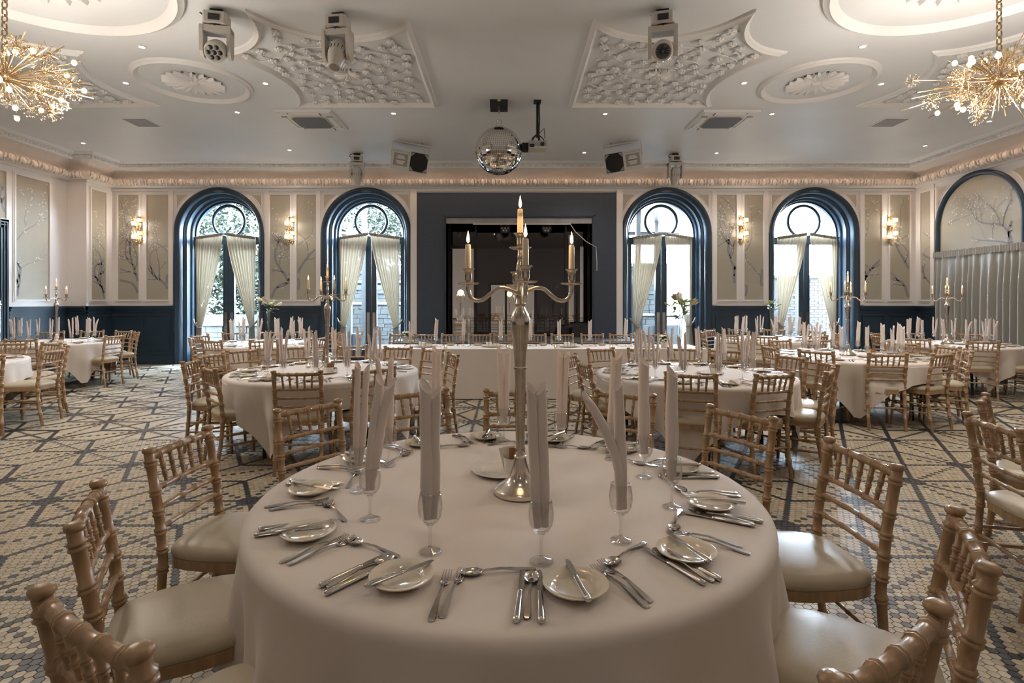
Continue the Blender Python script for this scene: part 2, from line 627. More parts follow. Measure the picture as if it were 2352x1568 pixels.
# spandrel panels by the arches
def spandrel(par, loc, rz, flip):
    pts = [(0, 0), (.30, 0), (.24, -.04), (.16, -.10), (.09, -.18), (.04, -.27), (0, -.36)]
    m = M()
    q = [(-x if flip else x, 0, z) for x, z in pts]
    q2 = [(x, -.012, z) for x, _, z in q]
    n = len(q)
    m.add(q + q2, [tuple(range(n, 2 * n)) if flip else tuple(range(2 * n - 1, n - 1, -1))] + [(i, (i + 1) % n, n + (i + 1) % n, n + i) for i in range(n)])
    m.build('spandrel_panel', 'wallpaper', par, loc=loc, rz=rz)
    m = M()
    m.tube([(x, -.012, z) for x, _, z in q], .012, 4, closed=True)
    m.build('panel_moulding', 'white_paint', par, loc=loc, rz=rz)
for cx in ARCH:
    spandrel(wall_back, (cx - .98, D, ZP1), 0, False)
    spandrel(wall_back, (cx + .98, D, ZP1), 0, True)
    for s in (-1, 1):   # white vertical strips beside each arch
        M().span((cx + s * 1.10 - .05, D - .03, 1.36), (cx + s * 1.10 + .05, D, 4.02)).build('pilaster_strip', 'white_paint', wall_back)
    fm = M()
    n = 24
    for i in range(n):
        a0, a1 = PI * i / n, PI * (i + 1) / n
        fm.add([(cx - r * math.cos(a), y, SPR + r * math.sin(a)) for a in (a0, a1) for r, y in ((1.02, D - .022), (1.10, D - .022), (1.10, D))], [(0, 1, 4, 3), (1, 2, 5, 4)])
    fm.build('arch_band', 'white_paint', wall_back)
fm = M().span((XL2, D - .035, 3.965), (XR, D, 4.02))
fm.build('frieze_band', 'white_paint', wall_back)
for a, b in ((958 - 14, 958), (1415, 1415 + 14)):
    M().span((wx(a), D - .06, .62), (wx(b), D, 4.0)).build('pilaster_strip', 'white_paint', wall_back)

# blue wainscot with dado rail and raised panel mouldings
def dado(name, loc, rz, w, panels, zt=1.34):
    m = M().span((0, -.03, 0), (w, 0, zt))
    m.span((0, -.075, zt - .04), (w, 0, zt)).span((0, -.055, zt - .09), (w, 0, zt - .04)).span((0, -.045, zt - .15), (w, 0, zt - .13))
    m.span((0, -.05, 0), (w, 0, .14)).span((0, -.04, .14), (w, 0, .18)).span((0, -.04, .24), (w, 0, .26))
    o = m.build(name, 'blue_paint', None, loc=loc, rz=rz, kind='structure')
    for a, b in panels:
        q = M()
        z0, z1, e = .34, zt - .20, .028
        for c, d_ in (((a, -.052, z0), (b, -.02, z0 + e)), ((a, -.052, z1 - e), (b, -.02, z1)), ((a, -.052, z0 + e), (a + e, -.02, z1 - e)), ((b - e, -.052, z0 + e), (b, -.02, z1 - e))):
            q.span(c, d_)
        q.build('panel_moulding', 'blue_paint', o)
    return o
def dado_between(name, x0, x1, pans):
    dado(name, (x0, D, 0), 0, x1 - x0, [(a - x0, b - x0) for a, b in pans])
dado_between('baseboard_1', XL2, ARCH[0] - 1.02, [(wx(262), wx(322)), (wx(328), wx(393))])
dado_between('baseboard_2', ARCH[0] + 1.02, ARCH[1] - 1.02, [(wx(612), wx(668)), (wx(678), wx(733))])
dado_between('baseboard_3', ARCH[2] + 1.02, ARCH[3] - 1.02, [(wx(1642), wx(1695)), (wx(1705), wx(1758))])
dado_between('baseboard_4', ARCH[3] + 1.02, XR, [(wx(1978), wx(2030)), (wx(2040), wx(2092))])
dado('baseboard_left', (XL2, YJ, 0), R(90), D - YJ, [(.1, .62)])
dado('baseboard_jog', (XL, YJ, 0), 0, XL2 - XL, [])
dado('baseboard_left_near', (XL, 10.12, 0), R(90), YJ - 10.12, [(.12, 1.0)])
dado('baseboard_left_front', (XL, YN, 0), R(90), 8.2 - YN, [(i * 1.2 + .15, i * 1.2 + 1.1) for i in range(10)])
dado('baseboard_right', (XR, D, 0), R(-90), D - 11.6, [(.1, .55)])
dado('baseboard_right_near', (XR, 9.5, 0), R(-90), 9.5 - YN, [(i * 1.2 + .15, i * 1.2 + 1.1) for i in range(11)])

# ------------------------------------------------------------------ arched window doors
def arch_sweep(m, cx, sp, prof, z0=0., n=28, mi=0):
    """Sweeps (radius, depth) points up one side, round the head and down the other."""
    rows = []
    for r, y in prof:
        row = [(cx - r, y, z0)]
        row += [(cx - r * math.cos(PI * i / n), y, sp + r * math.sin(PI * i / n)) for i in range(n + 1)]
        row.append((cx + r, y, z0))
        rows.append(row)
    k = len(rows[0])
    vs = [p for r in rows for p in r]
    fs = [(a * k + i, (a + 1) * k + i, (a + 1) * k + i + 1, a * k + i + 1) for a in range(len(rows) - 1) for i in range(k - 1)]
    return m.add(vs, fs, mi)
RG, SPG, YG = .76, 2.96, D + .44
glyph = [None]
def curtain(cx, side, label):
    """A sheer gathered on a rod, swept to the side, tied, and falling to the floor."""
    rnd = random.Random(int(cx * 10) + side)
    out, tie_z = .70, .86 + rnd.uniform(-.03, .03)
    yb = YG - .17
    ph = rnd.random() * 6
    zt = 2.93
    def fn(u, v):
        # u 0 at the outer jamb, 1 at the centre; v 0 at the top
        xt = out - (out - .03) * u
        top = zt + .09 * u
        xb = out - .02 - .13 * u
        xl = out + .03 - .20 * u
        vt = .72
        if v < vt:
            t = v / vt
            z = top + (tie_z - top) * t
            s = t ** 1.35
            x = xt + (xb - xt) * (s * .8 + .2 * smooth01(t))
            amp = .018 * (1 - .3 * t)
        else:
            t = (v - vt) / (1 - vt)
            z = tie_z * (1 - t) + .015 * t
            x = xb + (xl - xb) * smooth01(t * 1.3)
            amp = .018
        y = yb + 1.25 * amp * math.sin(u * 56 + ph + 2.5 * math.sin(v * 2)) + .008 * math.sin(u * 23 + 5 * v)
        y -= .05 * u * (1 - min(1, v / vt))
        return (cx + side * x, y, z)
    t = thing('curtain', label, 'curtain')
    M().grid(fn, 110, 30).build('fabric', 'sheer_curtain', t, 180)
    hm = M()
    hm.grid(lambda u, v: (cx + side * (out - (out - .03) * u), yb - .012 - .05 * u + .010 * math.sin(u * 120) - .012 * math.sin(v * PI), zt + .03 + .09 * u - .07 * v), 110, 3)
    hm.build('heading', 'rope', t, 180)
    rm = M().tube([(cx + side * (out + .06), yb, zt), (cx + side * .0, yb - .05, zt + .09)], .012, 6)
    rm.build('rod', 'black_metal', t)
    tm = M().tube([(cx + side * (out - .17), yb - .04, tie_z - .02), (cx + side * (out - .08), yb - .05, tie_z - .01), (cx + side * (out + .02), yb - .03, tie_z + .10), (cx + side * (out + .07), yb + .02, tie_z + .19)], .014, 6)
    tm.tube([(cx + side * (out - .17), yb - .03, tie_z - .02), (cx + side * (out - .1), yb + .04, tie_z), (cx + side * (out + .02), yb + .03, tie_z + .10)], .012, 6)
    tm.build('tieback', 'rope', t, 60)
def text(body, size, parent, loc, rot, mtl, ext=.001):
    cu = bpy.data.curves.new('lettering', 'FONT')
    cu.body = body
    cu.size = size
    cu.align_x = 'CENTER'
    cu.align_y = 'CENTER'
    cu.extrude = ext
    cu.resolution_u = 2
    cu.materials.append(MATS[mtl])
    tmp = bpy.data.objects.new('lettering', cu)
    COL.objects.link(tmp)
    me = bpy.data.meshes.new_from_object(tmp.evaluated_get(bpy.context.evaluated_depsgraph_get()))
    bpy.data.objects.remove(tmp)
    bpy.data.curves.remove(cu)
    o = obj('lettering', me, parent, loc)
    o.rotation_euler = rot
    return o
WNAME = ['first doorway from the left wall', 'doorway left of the stage', 'doorway right of the stage', 'doorway farthest right']
for i, cx in enumerate(ARCH):
    m = arch_sweep(M(), cx, SPR, [(1.03, D), (1.03, D - .05), (1.0, D - .065), (.97, D - .06), (.955, D - .035), (.93, D - .03), (.91, D - .01), (.91, D + .12), (.885, D + .13), (.875, D + .16), (.85, D + .17), (.845, D + .30), (.815, D + .31), (.80, D + .34), (.795, D + .40), (RG, D + .40), (RG, D + .5)])
    w = structure('window_%d' % (i + 1), m, 'blue_paint', 50)
    # fanlight glass, ring and transom
    gm = M()
    n = 24
    gm.add([(cx, YG, SPG)] + [(cx - RG * math.cos(PI * k / n), YG, SPG + RG * math.sin(PI * k / n)) for k in range(n + 1)], [(0, k + 1, k + 2) for k in range(n)])
    gm.build('pane', 'window_glass', w)
    zc, rr = SPG + .375, .375
    M().tube([(cx + rr * math.cos(2 * PI * k / 40), YG - .02, zc + rr * math.sin(2 * PI * k / 40)) for k in range(40)], .036, 8, closed=True).build('fanlight_ring', 'blue_paint', w, 60)
    M().span((cx - RG, YG - .05, SPG - .07), (cx + RG, YG + .05, SPG)).build('transom', 'blue_paint', w)
    d = thing('door_%d' % (i + 1), None, None, kind='structure')
    for s in (-1, 1):
        q = M()
        a, b = (cx - RG, cx - .004) if s < 0 else (cx + .004, cx + RG)
        inner = b if s < 0 else a
        q.span((inner + (-.115 if s < 0 else 0), YG - .03, .02), (inner + (0 if s < 0 else .115), YG + .03, SPG - .07))
        outer = a if s < 0 else b
        q.span((outer, YG - .03, .02), (outer + (.06 if s < 0 else -.06), YG + .03, SPG - .07))
        q.span((a, YG - .028, SPG - .17), (b, YG + .028, SPG - .07)).span((a, YG - .028, .02), (b, YG + .028, .30))
        bx = inner + (-.115 if s < 0 else .115)
        q.span((bx - .012, YG - .04, .3), (bx + .012, YG + .04, SPG - .17))
        leaf = q.build('door_leaf', 'blue_paint', d)
        M().span((a + .06, YG - .003, .30), (b - .06, YG + .003, SPG - .17)).build('pane', 'window_glass', leaf)
        pl = M().span((inner + (-.10 if s < 0 else .03), YG - .036, .46), (inner + (-.03 if s < 0 else .10), YG - .03, 1.18)).build('push_plate', 'steel', leaf)
        px_ = inner + s * .065
        if i == 0:
            for k, ch in enumerate('PUSH'):
                text(ch, .055, leaf, (px_, YG - .038, 1.0 - .065 * k), (R(90), 0, 0), 'dark_gap')
        for z in (.42, .405):
            M().tube([(px_ - .03, YG - .05, z), (px_ + .03, YG - .05, z)], .008, 6).build('hinge_bolt', 'steel', leaf)
    th = M().span((cx - .9, D, -.1), (cx + .9, D + .7, .004)).build('threshold', 'paving', d)
    for s in (-1, 1):
        curtain(cx, s, 'beige sheer curtain tied back on the %s, %s' % ('left' if s < 0 else 'right', WNAME[i]))
    p = lamp('sky_portal', 'AREA', (cx, D + .55, 1.85), 1, rot=(R(90), 0, 0), shape='RECTANGLE', size=1.6, size_y=3.8)
    p.data.cycles.is_portal = True
M().span((ARCH[1] + .80, D + .2, .95), (ARCH[1] + .83, D + .24, 1.0)).build('curtain_hook', 'steel', bpy.data.objects['window_2'])

# blind arch with grey drape on the right wall
m = M()
n = 28
cyy, rw = 10.62, .94
arch_sweep(m, 0, SPR, [(1.02, 0), (1.02, -.05), (.99, -.07), (.95, -.06), (.93, -.03), (.92, 0)])
ba = m.build('trim_4', 'blue_paint', None, 50, loc=(XR, cyy, 0), rz=R(-90), kind='structure')
m = M()
pts = [(-.92, 0)] + [(-.92 * math.cos(PI * k / n), SPR + .92 * math.sin(PI * k / n)) for k in range(n + 1)] + [(.92, 0)]
m.add([(x, -.005, z) for x, z in pts], [tuple(range(len(pts)))])
bp = m.build('wallpaper_panel', 'wallpaper', ba)
br, bl = mural(1.5, 1.35, 98, .022)
for q, nm, mt in ((br, 'painted_branch', 'branch_ink'), (bl, 'painted_blossom', 'blossom_ink')):
    q.v = [(x - .75, -.012 + y, z + 2.3) for x, y, z in q.v]
    q.build(nm, mt, bp)['kind'] = 'stuff'
for s in (-1, 1):
    spandrel(wall_right, (XR, cyy - s * -.98, ZP1), R(-90), s < 0)
    M().span((s * 1.12 - .05, -.03, 1.36), (s * 1.12 + .05, 0, 4.02)).build('pilaster_strip', 'white_paint', wall_right, loc=(XR, cyy, 0), rz=R(-90))
t = thing('drape', 'long grey pleated drape across the blind arch of the right wall', 'curtain', (XR, cyy, 0), R(-90))
def dr(u, v):
    x = -.93 + 2.35 * u
    a = .045 * smooth01(v * 3) + .012
    return (x, -.13 + a * math.sin(u * 95 + 1.2 * math.sin(u * 17) + .8 * math.sin(v * 2)) + .012 * math.sin(u * 41), 2.44 * (1 - v) + .02)
M().grid(dr, 200, 14).build('fabric', 'drape', t, 180)
M().grid(lambda u, v: (-.93 + 2.35 * u, -.155 + .014 * math.sin(u * 260) , 2.50 - .13 * v + .008 * math.sin(u * 170)), 220, 3).build('heading', 'drape', t, 180)
M().tube([(-.95, -.11, 2.45), (1.45, -.11, 2.45)], .014, 6).build('rod', 'black_metal', t)
# dark door on the left wall
dt = thing('door_5', None, None, (XL, 10.08, 0), R(90), kind='structure')
m = M()
W5 = 1.75
m.span((-W5 - .16, -.06, 0), (-W5, .02, 2.98)).span((-.16, -.06, 0), (0, .02, 2.98)).span((-W5 - .16, -.06, 2.82), (0, .02, 2.98))
for e, dd in ((.04, .085), (.09, .075)):
    m.span((-e - .02, -dd, 0), (-e, 0, 2.9 + .02)).span((-W5 - .16 + e, -dd, 0), (-W5 - .14 + e, 0, 2.92)).span((-W5 - .1, -dd, 2.98 - e - .02), (-.04, 0, 2.98 - e))
m.build('door_frame', 'blue_paint', dt)
for a in (-W5, -W5 / 2 - .08):
    leaf = M().span((a, -.02, .02), (a + W5 / 2 - .085, .02, 2.82)).build('door_leaf', 'blue_paint', dt)
    q = M()
    for z0, z1 in ((.25, .95), (1.5, 2.6)):
        for c, e in (((a + .12, -.035, z0), (a + .70, -.02, z0 + .03)), ((a + .12, -.035, z1), (a + .70, -.02, z1 + .03)), ((a + .12, -.035, z0), (a + .15, -.02, z1)), ((a + .67, -.035, z0), (a + .70, -.02, z1))):
            q.span(c, e)
    q.build('panel_moulding', 'blue_paint', leaf)
    q = M().tube([(a + .04, -.1, 1.38), (a + .74, -.1, 1.38)], .025, 8)
    q.span((a + .04, -.11, 1.30), (a + .12, -.02, 1.46)).span((a + .66, -.11, .4), (a + .74, -.02, 1.46))
    q.build('push_bar', 'steel', leaf)

# ------------------------------------------------------------------ stage
x0, x1, zt = STG
ox0, ox1, oz = wx(1024), wx(1360), wz(500)
m = M().span((x0, D - .04, .6), (ox0, D + .05, zt)).span((ox1, D - .04, .6), (x1, D + .05, zt)).span((ox0, D - .04, oz), (ox1, D + .05, zt))
sw = structure('wall_stage', m, 'stage_paint')
m = M()
for a, b in (((ox0 - .06, D - .055, .62), (ox0 - .03, D - .04, oz + .06)), ((ox1 + .03, D - .055, .62), (ox1 + .06, D - .04, oz + .06)), ((ox0 - .06, D - .055, oz + .03), (ox1 + .06, D - .04, oz + .06))):
    m.span(a, b)
m.build('opening_trim', 'stage_paint', sw)
structure('trim_5', M().span((x0 - .35, 11.25, 0), (x1 + .35, D + 2.6, .6)), 'stage_floor')
sb = thing('wall_stage_back', None, None, kind='structure')
M().span((ox0 - .5, D + 2.2, .6), (ox1 + .5, D + 2.3, 3.6)).build('backing', 'dark_gap', sb)
M().span((ox0 - .5, D + .05, .6), (ox0 - .42, D + 2.3, 3.6)).span((ox1 + .42, D + .05, .6), (ox1 + .5, D + 2.3, 3.6)).span((ox0 - .5, D + .05, 3.5), (ox1 + .5, D + 2.3, 3.6)).build('side_wall', 'dark_gap', sb)
M().span((ox0 - .1, D + .75, .62), (ox1 + .1, D + .80, 3.45)).build('dark_glass', 'dark_mirror', sb)
def sx(px, d): return (px - HX) / F * d
dm = D + .72
for a, b, ya, yb in ((1037, 1088, 566, 770), (1128, 1160, 652, 770), (1164, 1196, 652, 770), (1200, 1227, 652, 770), (1306, 1318, 540, 770), (1332, 1348, 566, 770)):
    za, zb = HC + (HY - ya) * dm / F, HC + (HY - yb) * dm / F
    M().span((sx(a, dm), dm, zb), (sx(b, dm), dm + .02, za)).build('mirror_panel', 'mirror', sb)
m = M()
for a in (1032, 1093, 1124, 1162, 1198, 1230, 1300, 1326, 1352):
    m.span((sx(a, dm) - .025, dm - .03, .6), (sx(a, dm) + .025, dm + .03, 3.4 if a in (1032, 1093, 1300, 1352) else 1.85))
m.span((sx(1032, dm), dm - .03, 2.72), (sx(1093, dm), dm + .03, 2.8)).span((sx(1124, dm), dm - .03, 1.84), (sx(1230, dm), dm + .03, 1.9))
m.build('mirror_frame', 'black_metal', sb)
t = thing('roller_screen', 'rolled up grey projection screen across the top of the stage opening', 'screen', (0, D + .02, 0))
M().span((ox0 + .01, -.03, oz - .13), (ox1 - .01, .05, oz - .01)).build('case', 'screen_grey', t)
M().span((ox0 + .62, -.02, oz - .155), (ox1 - .5, .02, oz - .125)).build('bottom_bar', 'paper', t)
o = M().tube([(wx(1308), D - .03, wz(512)), (wx(1320), D - .06, wz(532)), (wx(1345), D - .06, wz(555)), (wx(1368), D - .06, wz(568)), (wx(1370), D - .055, wz(600)), (wx(1370), D - .055, wz(622))], .008, 5).build('cable', 'paper')
tag(o, 'thin white cable sagging across the right corner of the stage opening', 'cable')
for px_, lbl in ((1302, 'black wedge stage monitor partly behind another, right side of the stage'), (1340, 'larger black wedge stage monitor at the right edge of the stage')):
    t = thing('stage_monitor', lbl, 'speaker', (sx(px_, D + .3), D + (.5 if px_ < 1320 else .36), .6), R(20 if px_ < 1320 else -15), group='stage monitors')
    s = .62 if px_ < 1320 else .78
    m = M()
    pr = [(-.24 * s, 0), (.22 * s, 0), (.26 * s, .14 * s), (-.06 * s, .42 * s), (-.24 * s, .36 * s)]
    m.add([(-.3 * s, a, b) for a, b in pr] + [(.3 * s, a, b) for a, b in pr], [tuple(range(5)), (9, 8, 7, 6, 5)] + [(i, 5 + i, 5 + (i + 1) % 5, (i + 1) % 5) for i in range(5)])
    m.build('cabinet', 'black_plastic', t)
    M().add([(-.27 * s, .27 * s, .16 * s), (.27 * s, .27 * s, .16 * s), (.27 * s, -.03 * s, .415 * s), (-.27 * s, -.03 * s, .415 * s)], [(0, 1, 2, 3)]).build('grille', 'foam', t)
for px_ in (1160, 1255):
    t = thing('stage_light', 'dark moving head light hanging %s inside the stage' % ('left of centre' if px_ < 1200 else 'right of centre'), 'stage light', (sx(px_, D + .45), D + .45, 3.2), group='lights inside the stage')
    M().span((-.12, -.1, .08), (.12, .1, .3)).build('base', 'black_plastic', t)
    M().tube([(0, .1, -.03), (0, -.06, -.03), (0, -.12, -.03)], [.1, .13, .12], 14).build('head', 'black_plastic', t, 50)
    q = M()
    for k in range(7):
        a = k * PI / 3
        r = 0 if k == 6 else .07
        q.tube([(r * math.cos(a), -.121, -.03 + r * math.sin(a)), (r * math.cos(a), -.128, -.03 + r * math.sin(a))], .026, 8)
    q.build('lens', 'steel', t)
# ------------------------------------------------------------------ ceiling plasterwork
def mould(pts, closed=True, w=.05, h=.05, name='ceiling_moulding', par=None, mtl='plaster'):
    """A stepped moulding under the ceiling along plan points."""
    m = M()
    k = len(pts)
    prof = [(-w, 0), (-w * .8, -h * .5), (-w * .3, -h * .7), (0, -h), (w * .35, -h * .75), (w * .6, -h * .4), (w, 0)]
    rows = []
    for i in range(k):
        a, b, c = Vector(pts[i - 1]), Vector(pts[i]), Vector(pts[(i + 1) % k])
        t1, t2 = (b - a).normalized(), (c - b).normalized()
        n1, n2 = Vector((-t1.y, t1.x)), Vector((-t2.y, t2.x))
        nn = (n1 + n2)
        nn = nn / max(.35, nn.length_squared / 2)
        rows.append([(b.x + nn.x * p, b.y + nn.y * p, ZC + z) for p, z in prof])
    q = len(prof)
    vs = [p for r in rows for p in r]
    fs = [(i * q + j, ((i + 1) % k) * q + j, ((i + 1) % k) * q + j + 1, i * q + j + 1) for i in range(k) for j in range(q - 1)]
    m.add(vs, fs)
    return m.build(name, mtl, par or ceiling, 35)
def circle(cx, cy, r, n=56):
    return [(cx + r * math.cos(2 * PI * i / n), cy + r * math.sin(2 * PI * i / n)) for i in range(n)]
def rosette(cx, cy, r, par, np=18):
    m = M()
    for k in range(np):
        a = 2 * PI * k / np
        ca, sa = math.cos(a), math.sin(a)
        n = 6
        for i in range(n):
            r0, r1 = r * (.18 + .82 * i / n), r * (.18 + .82 * (i + 1) / n)
            def wd(x): return r * .165 * math.sin(PI * min(.93, max(.12, (x / r - .02) * .9))) * 1.05
            def hh(x): return .02 + .035 * (x / r) * (1 - .2 * (x > r * .95))
            vs = []
            for x in (r0, r1):
                w = wd(x)
                for o, z in ((-w, -.008), (-w * .55, -hh(x)), (0, -hh(x) * .7), (w * .55, -hh(x)), (w, -.008)):
                    vs.append((cx + x * ca - o * sa, cy + x * sa + o * ca, ZC + z))
            m.add(vs, [(j, j + 1, 6 + j, 5 + j) for j in range(4)])
        w = wd(r)
        m.add([(cx + r * ca - w * sa, cy + r * sa + w * ca, ZC - .008), (cx + r * ca + w * sa, cy + r * sa - w * ca, ZC - .008), (cx + r * 1.02 * ca, cy + r * 1.02 * sa, ZC)], [(0, 1, 2)])
    m.ball((cx, cy, ZC), (r * .2, r * .2, .05), 14, 6)
    return m.build('ceiling_rosette', 'plaster', par, 30)
MED = [(-4.38, 7.43), (4.29, 7.43)]
for cx, cy_ in MED:
    o = mould(circle(cx, cy_, .70), w=.055, h=.05, name='medallion_ring')
    rosette(cx, cy_, .385, o)
BIG = [(-4.40, 4.78), (4.30, 4.78)]
for cx, cy_ in BIG:
    o = mould(circle(cx, cy_, 1.22, 72), w=.075, h=.07, name='medallion_ring')
    rosette(cx, cy_, .66, o, 22)
# relief panels with rose vines
fm = M()
for k in range(6):
    a = k * PI / 3
    fm.ball((.033 * math.cos(a), .033 * math.sin(a), -.030), (.026, .026, .022), 6, 4)
fm.ball((0, 0, -.04), (.024, .024, .026), 7, 4)
fm.add([(.03, .05, -.004), (.10, .06, -.02), (.07, .10, -.004), (.03, .06, -.004)], [(0, 1, 2, 3)])
flower_me = fm.data('flower', 'plaster', 50)
def arc3(a, mid, b, n=12):
    """Points on the circle through three plan points, from a to b."""
    ax, ay, bx, by, cx, cy_ = *a, *mid, *b
    d = 2 * (ax * (by - cy_) + bx * (cy_ - ay) + cx * (ay - by))
    ux = ((ax * ax + ay * ay) * (by - cy_) + (bx * bx + by * by) * (cy_ - ay) + (cx * cx + cy_ * cy_) * (ay - by)) / d
    uy = ((ax * ax + ay * ay) * (cx - bx) + (bx * bx + by * by) * (ax - cx) + (cx * cx + cy_ * cy_) * (bx - ax)) / d
    r = math.hypot(ax - ux, ay - uy)
    a0, a1, a2 = (math.atan2(q[1] - uy, q[0] - ux) for q in (a, mid, b))
    def near(x, ref):
        while x - ref > PI: x -= 2 * PI
        while x - ref < -PI: x += 2 * PI
        return x
    a1 = near(a1, a0)
    a2 = near(a2, a1)
    return [(ux + r * math.cos(a0 + (a2 - a0) * i / n), uy + r * math.sin(a0 + (a2 - a0) * i / n)) for i in range(n + 1)]
def inside(p, poly):
    c = False
    for i in range(len(poly)):
        (x1, y1), (x2, y2) = poly[i - 1], poly[i]
        if (y1 > p[1]) != (y2 > p[1]) and p[0] < (x2 - x1) * (p[1] - y1) / (y2 - y1) + x1:
            c = not c
    return c
def edge_dist(p, poly):
    best = 9
    for i in range(len(poly)):
        a, b, q = Vector(poly[i - 1]), Vector(poly[i]), Vector(p)
        t = max(0, min(1, (q - a).dot(b - a) / max(1e-9, (b - a).length_squared)))
        best = min(best, (a + (b - a) * t - q).length)
    return best
def relief(fx, seed):
    A, B, C, Dd, E = (-2.73, 5.65), (-1.12, 5.865), (-3.48, 6.54), (-3.25, 8.27), (-1.145, 8.27)
    poly = arc3(A, (-2.02, 6.17), B, 14) + [E, Dd] + arc3(Dd, (-3.05, 7.45), C, 14)[1:] + arc3(C, (-2.95, 6.22), A, 12)[1:-1]
    poly = [(fx(x), y) for x, y in poly]
    if fx(1) < fx(0):
        poly = poly[::-1]
    o = mould(poly, w=.05, h=.055, name='relief_panel')
    cx, cy_ = fx(-2.16), 7.14
    rosette(cx, cy_, .17, o, 12)
    rnd = random.Random(seed)
    pts = []
    for _ in range(4000):
        p = (rnd.uniform(min(q[0] for q in poly), max(q[0] for q in poly)), rnd.uniform(5.6, 8.27))
        if inside(p, poly) and edge_dist(p, poly) > .13 and math.hypot(p[0] - cx, p[1] - cy_) > .28 and all(math.hypot(p[0] - q[0], p[1] - q[1]) > .165 for q in pts):
            pts.append(p)
    pts = sorted(pts, key=lambda p: math.hypot(p[0] - cx, p[1] - cy_))[:92]
    for p in pts:
        f = obj('flower', flower_me, o, (p[0], p[1], ZC))
        f.rotation_euler = (0, 0, rnd.uniform(0, 6))
        s = rnd.uniform(.75, 1.2)
        f.scale = (s, s, 1)
    sm = M()
    done = [(cx, cy_)]
    for p in pts:
        q = min(done, key=lambda d: math.hypot(d[0] - p[0], d[1] - p[1]) + .25 * math.hypot(d[0] - cx, d[1] - cy_))
        done.append(p)
        a, b = Vector((*q, ZC - .012)), Vector((*p, ZC - .012))
        n = Vector((-(b - a).y, (b - a).x, 0))
        sg, k = rnd.choice((-1, 1)) * rnd.uniform(.12, .3), 6
        sm.tube([a + (b - a) * (i / k) + n * (sg * math.sin(PI * i / k) + .06 * math.sin(3 * PI * i / k)) for i in range(k + 1)], .006, 5)
    for s in (-1, 1):       # long curling stems round the edge
        for rr in (.55, .95):
            a0 = rnd.uniform(0, 6)
            run_ = [(cx + rr * (1 + .1 * math.sin(5 * t)) * math.cos(a0 + s * t), cy_ + rr * .8 * math.sin(a0 + s * t), ZC - .012) for t in [i * .12 for i in range(28)]]
            run_ = [q for q in run_ if inside(q[:2], poly) and edge_dist(q[:2], poly) > .08]
            if len(run_) > 4:
                sm.tube(run_, .006, 5)
    sm.build('vine_stem', 'plaster', o, 60)
MIR = -.07
relief(lambda x: x, 1)
relief(lambda x: 2 * MIR - x - .02, 2)
relief(lambda x: 2 * -4.38 - x, 3)
relief(lambda x: 2 * 4.29 - (2 * MIR - x - .02), 4)

# downlights ---------------------------------------------------------------------------
m = M().lathe([(.030, -.004), (.036, -.010), (.048, -.008), (.050, 0)], 16)
dt_ = thing('downlight', 'x', 'downlight')
m.build('trim_ring', 'plaster', dt_, 50)
M().lathe([(.001, -.006), (.031, -.006)], 14).build('lamp_glass', 'downlight_glow', dt_)
pr = Proto(dt_)
DL = [(326, 107), (289, 190), (610, 191), (545, 257), (191, 328), (665, 344), (904, 260), (1390, 261), (1342, 350), (1646, 351), (1773, 261), (1709, 190), (1982, 106), (2024, 192), (2125, 334), (38, 266), (2272, 278)]
DN = ['left of the chain, above the left oval medallion', 'left of the left oval medallion', 'between left oval medallion and left relief panel', 'below the left oval medallion, beside the left air conditioner',
      'near the cornice corner on the left', 'near the back cornice left of the small moving head', 'between left relief panel and left speaker', 'right of the mirror ball below the right relief panel',
      'beside the right speaker near the back cornice', 'near the back cornice right of the far moving head', 'below the right oval medallion beside the right air conditioner', 'between right relief panel and right oval medallion',
      'above the right oval medallion', 'right of the right oval medallion', 'near the right cornice corner', 'below the left chandelier', 'below the right chandelier']
for (px, py), nm in zip(DL, DN):
    q = C3(px, py, ZC)
    pr.put(q, 0, 'small round recessed downlight ' + nm)
    lamp('downlight_beam', 'SPOT', (q.x, q.y, ZC - .03), DOWNLIGHT_W, (1, .93, .84), .04, (0, 0, 0), spot_size=R(125), spot_blend=.7)
for x in (-6.8, -3.4, 0, 3.4, 6.8):     # the room behind the camera has the same lamps
    for y in (3.4, .6, -2.4):
        if abs(x) < .1 and y > 2: continue
        lamp('downlight_beam', 'SPOT', (x, y, ZC - .03), DOWNLIGHT_W * .45, (1, .88, .76), .04, (0, 0, 0), spot_size=R(125), spot_blend=.7)

# air conditioners and vents -----------------------------------------------------------
def cassette(x, y, label):
    t = thing('air_conditioner', label, 'air conditioner', (x, y, ZC), 0, 'ceiling air conditioners')
    s = .455
    m = M().span((-s, -s, -.035), (s, s, 0))
    m.span((-s + .03, -s + .03, -.045), (s - .03, s - .03, -.03))
    m.build('casing', 'plaster', t)
    o = [(-.27, -.20), (-.20, -.27), (.20, -.27), (.27, -.20), (.27, .20), (.20, .27), (-.20, .27), (-.27, .20)]
    M().prism([(a * 1.08, b * 1.08) for a, b in o], -.06, -.04).build('grille_frame', 'fixture_shell', t)
    M().prism(o, -.066, -.058).build('filter', 'filter_grey', t)
    for k in range(4):
        q = M().span((-.25, -.40, -.058), (.25, -.34, -.044)).build('louvre', 'plaster', t, rz=k * PI / 2)
        for a in (-.26, .25):
            M().span((a, -.42, -.05), (a + .012, -.32, -.044)).build('louvre_gap', 'dark_gap', q)
cassette(-3.29, 8.96, 'square white ceiling cassette air conditioner left of the mirror ball')
cassette(3.57, 8.96, 'square white ceiling cassette air conditioner right of the mirror ball')
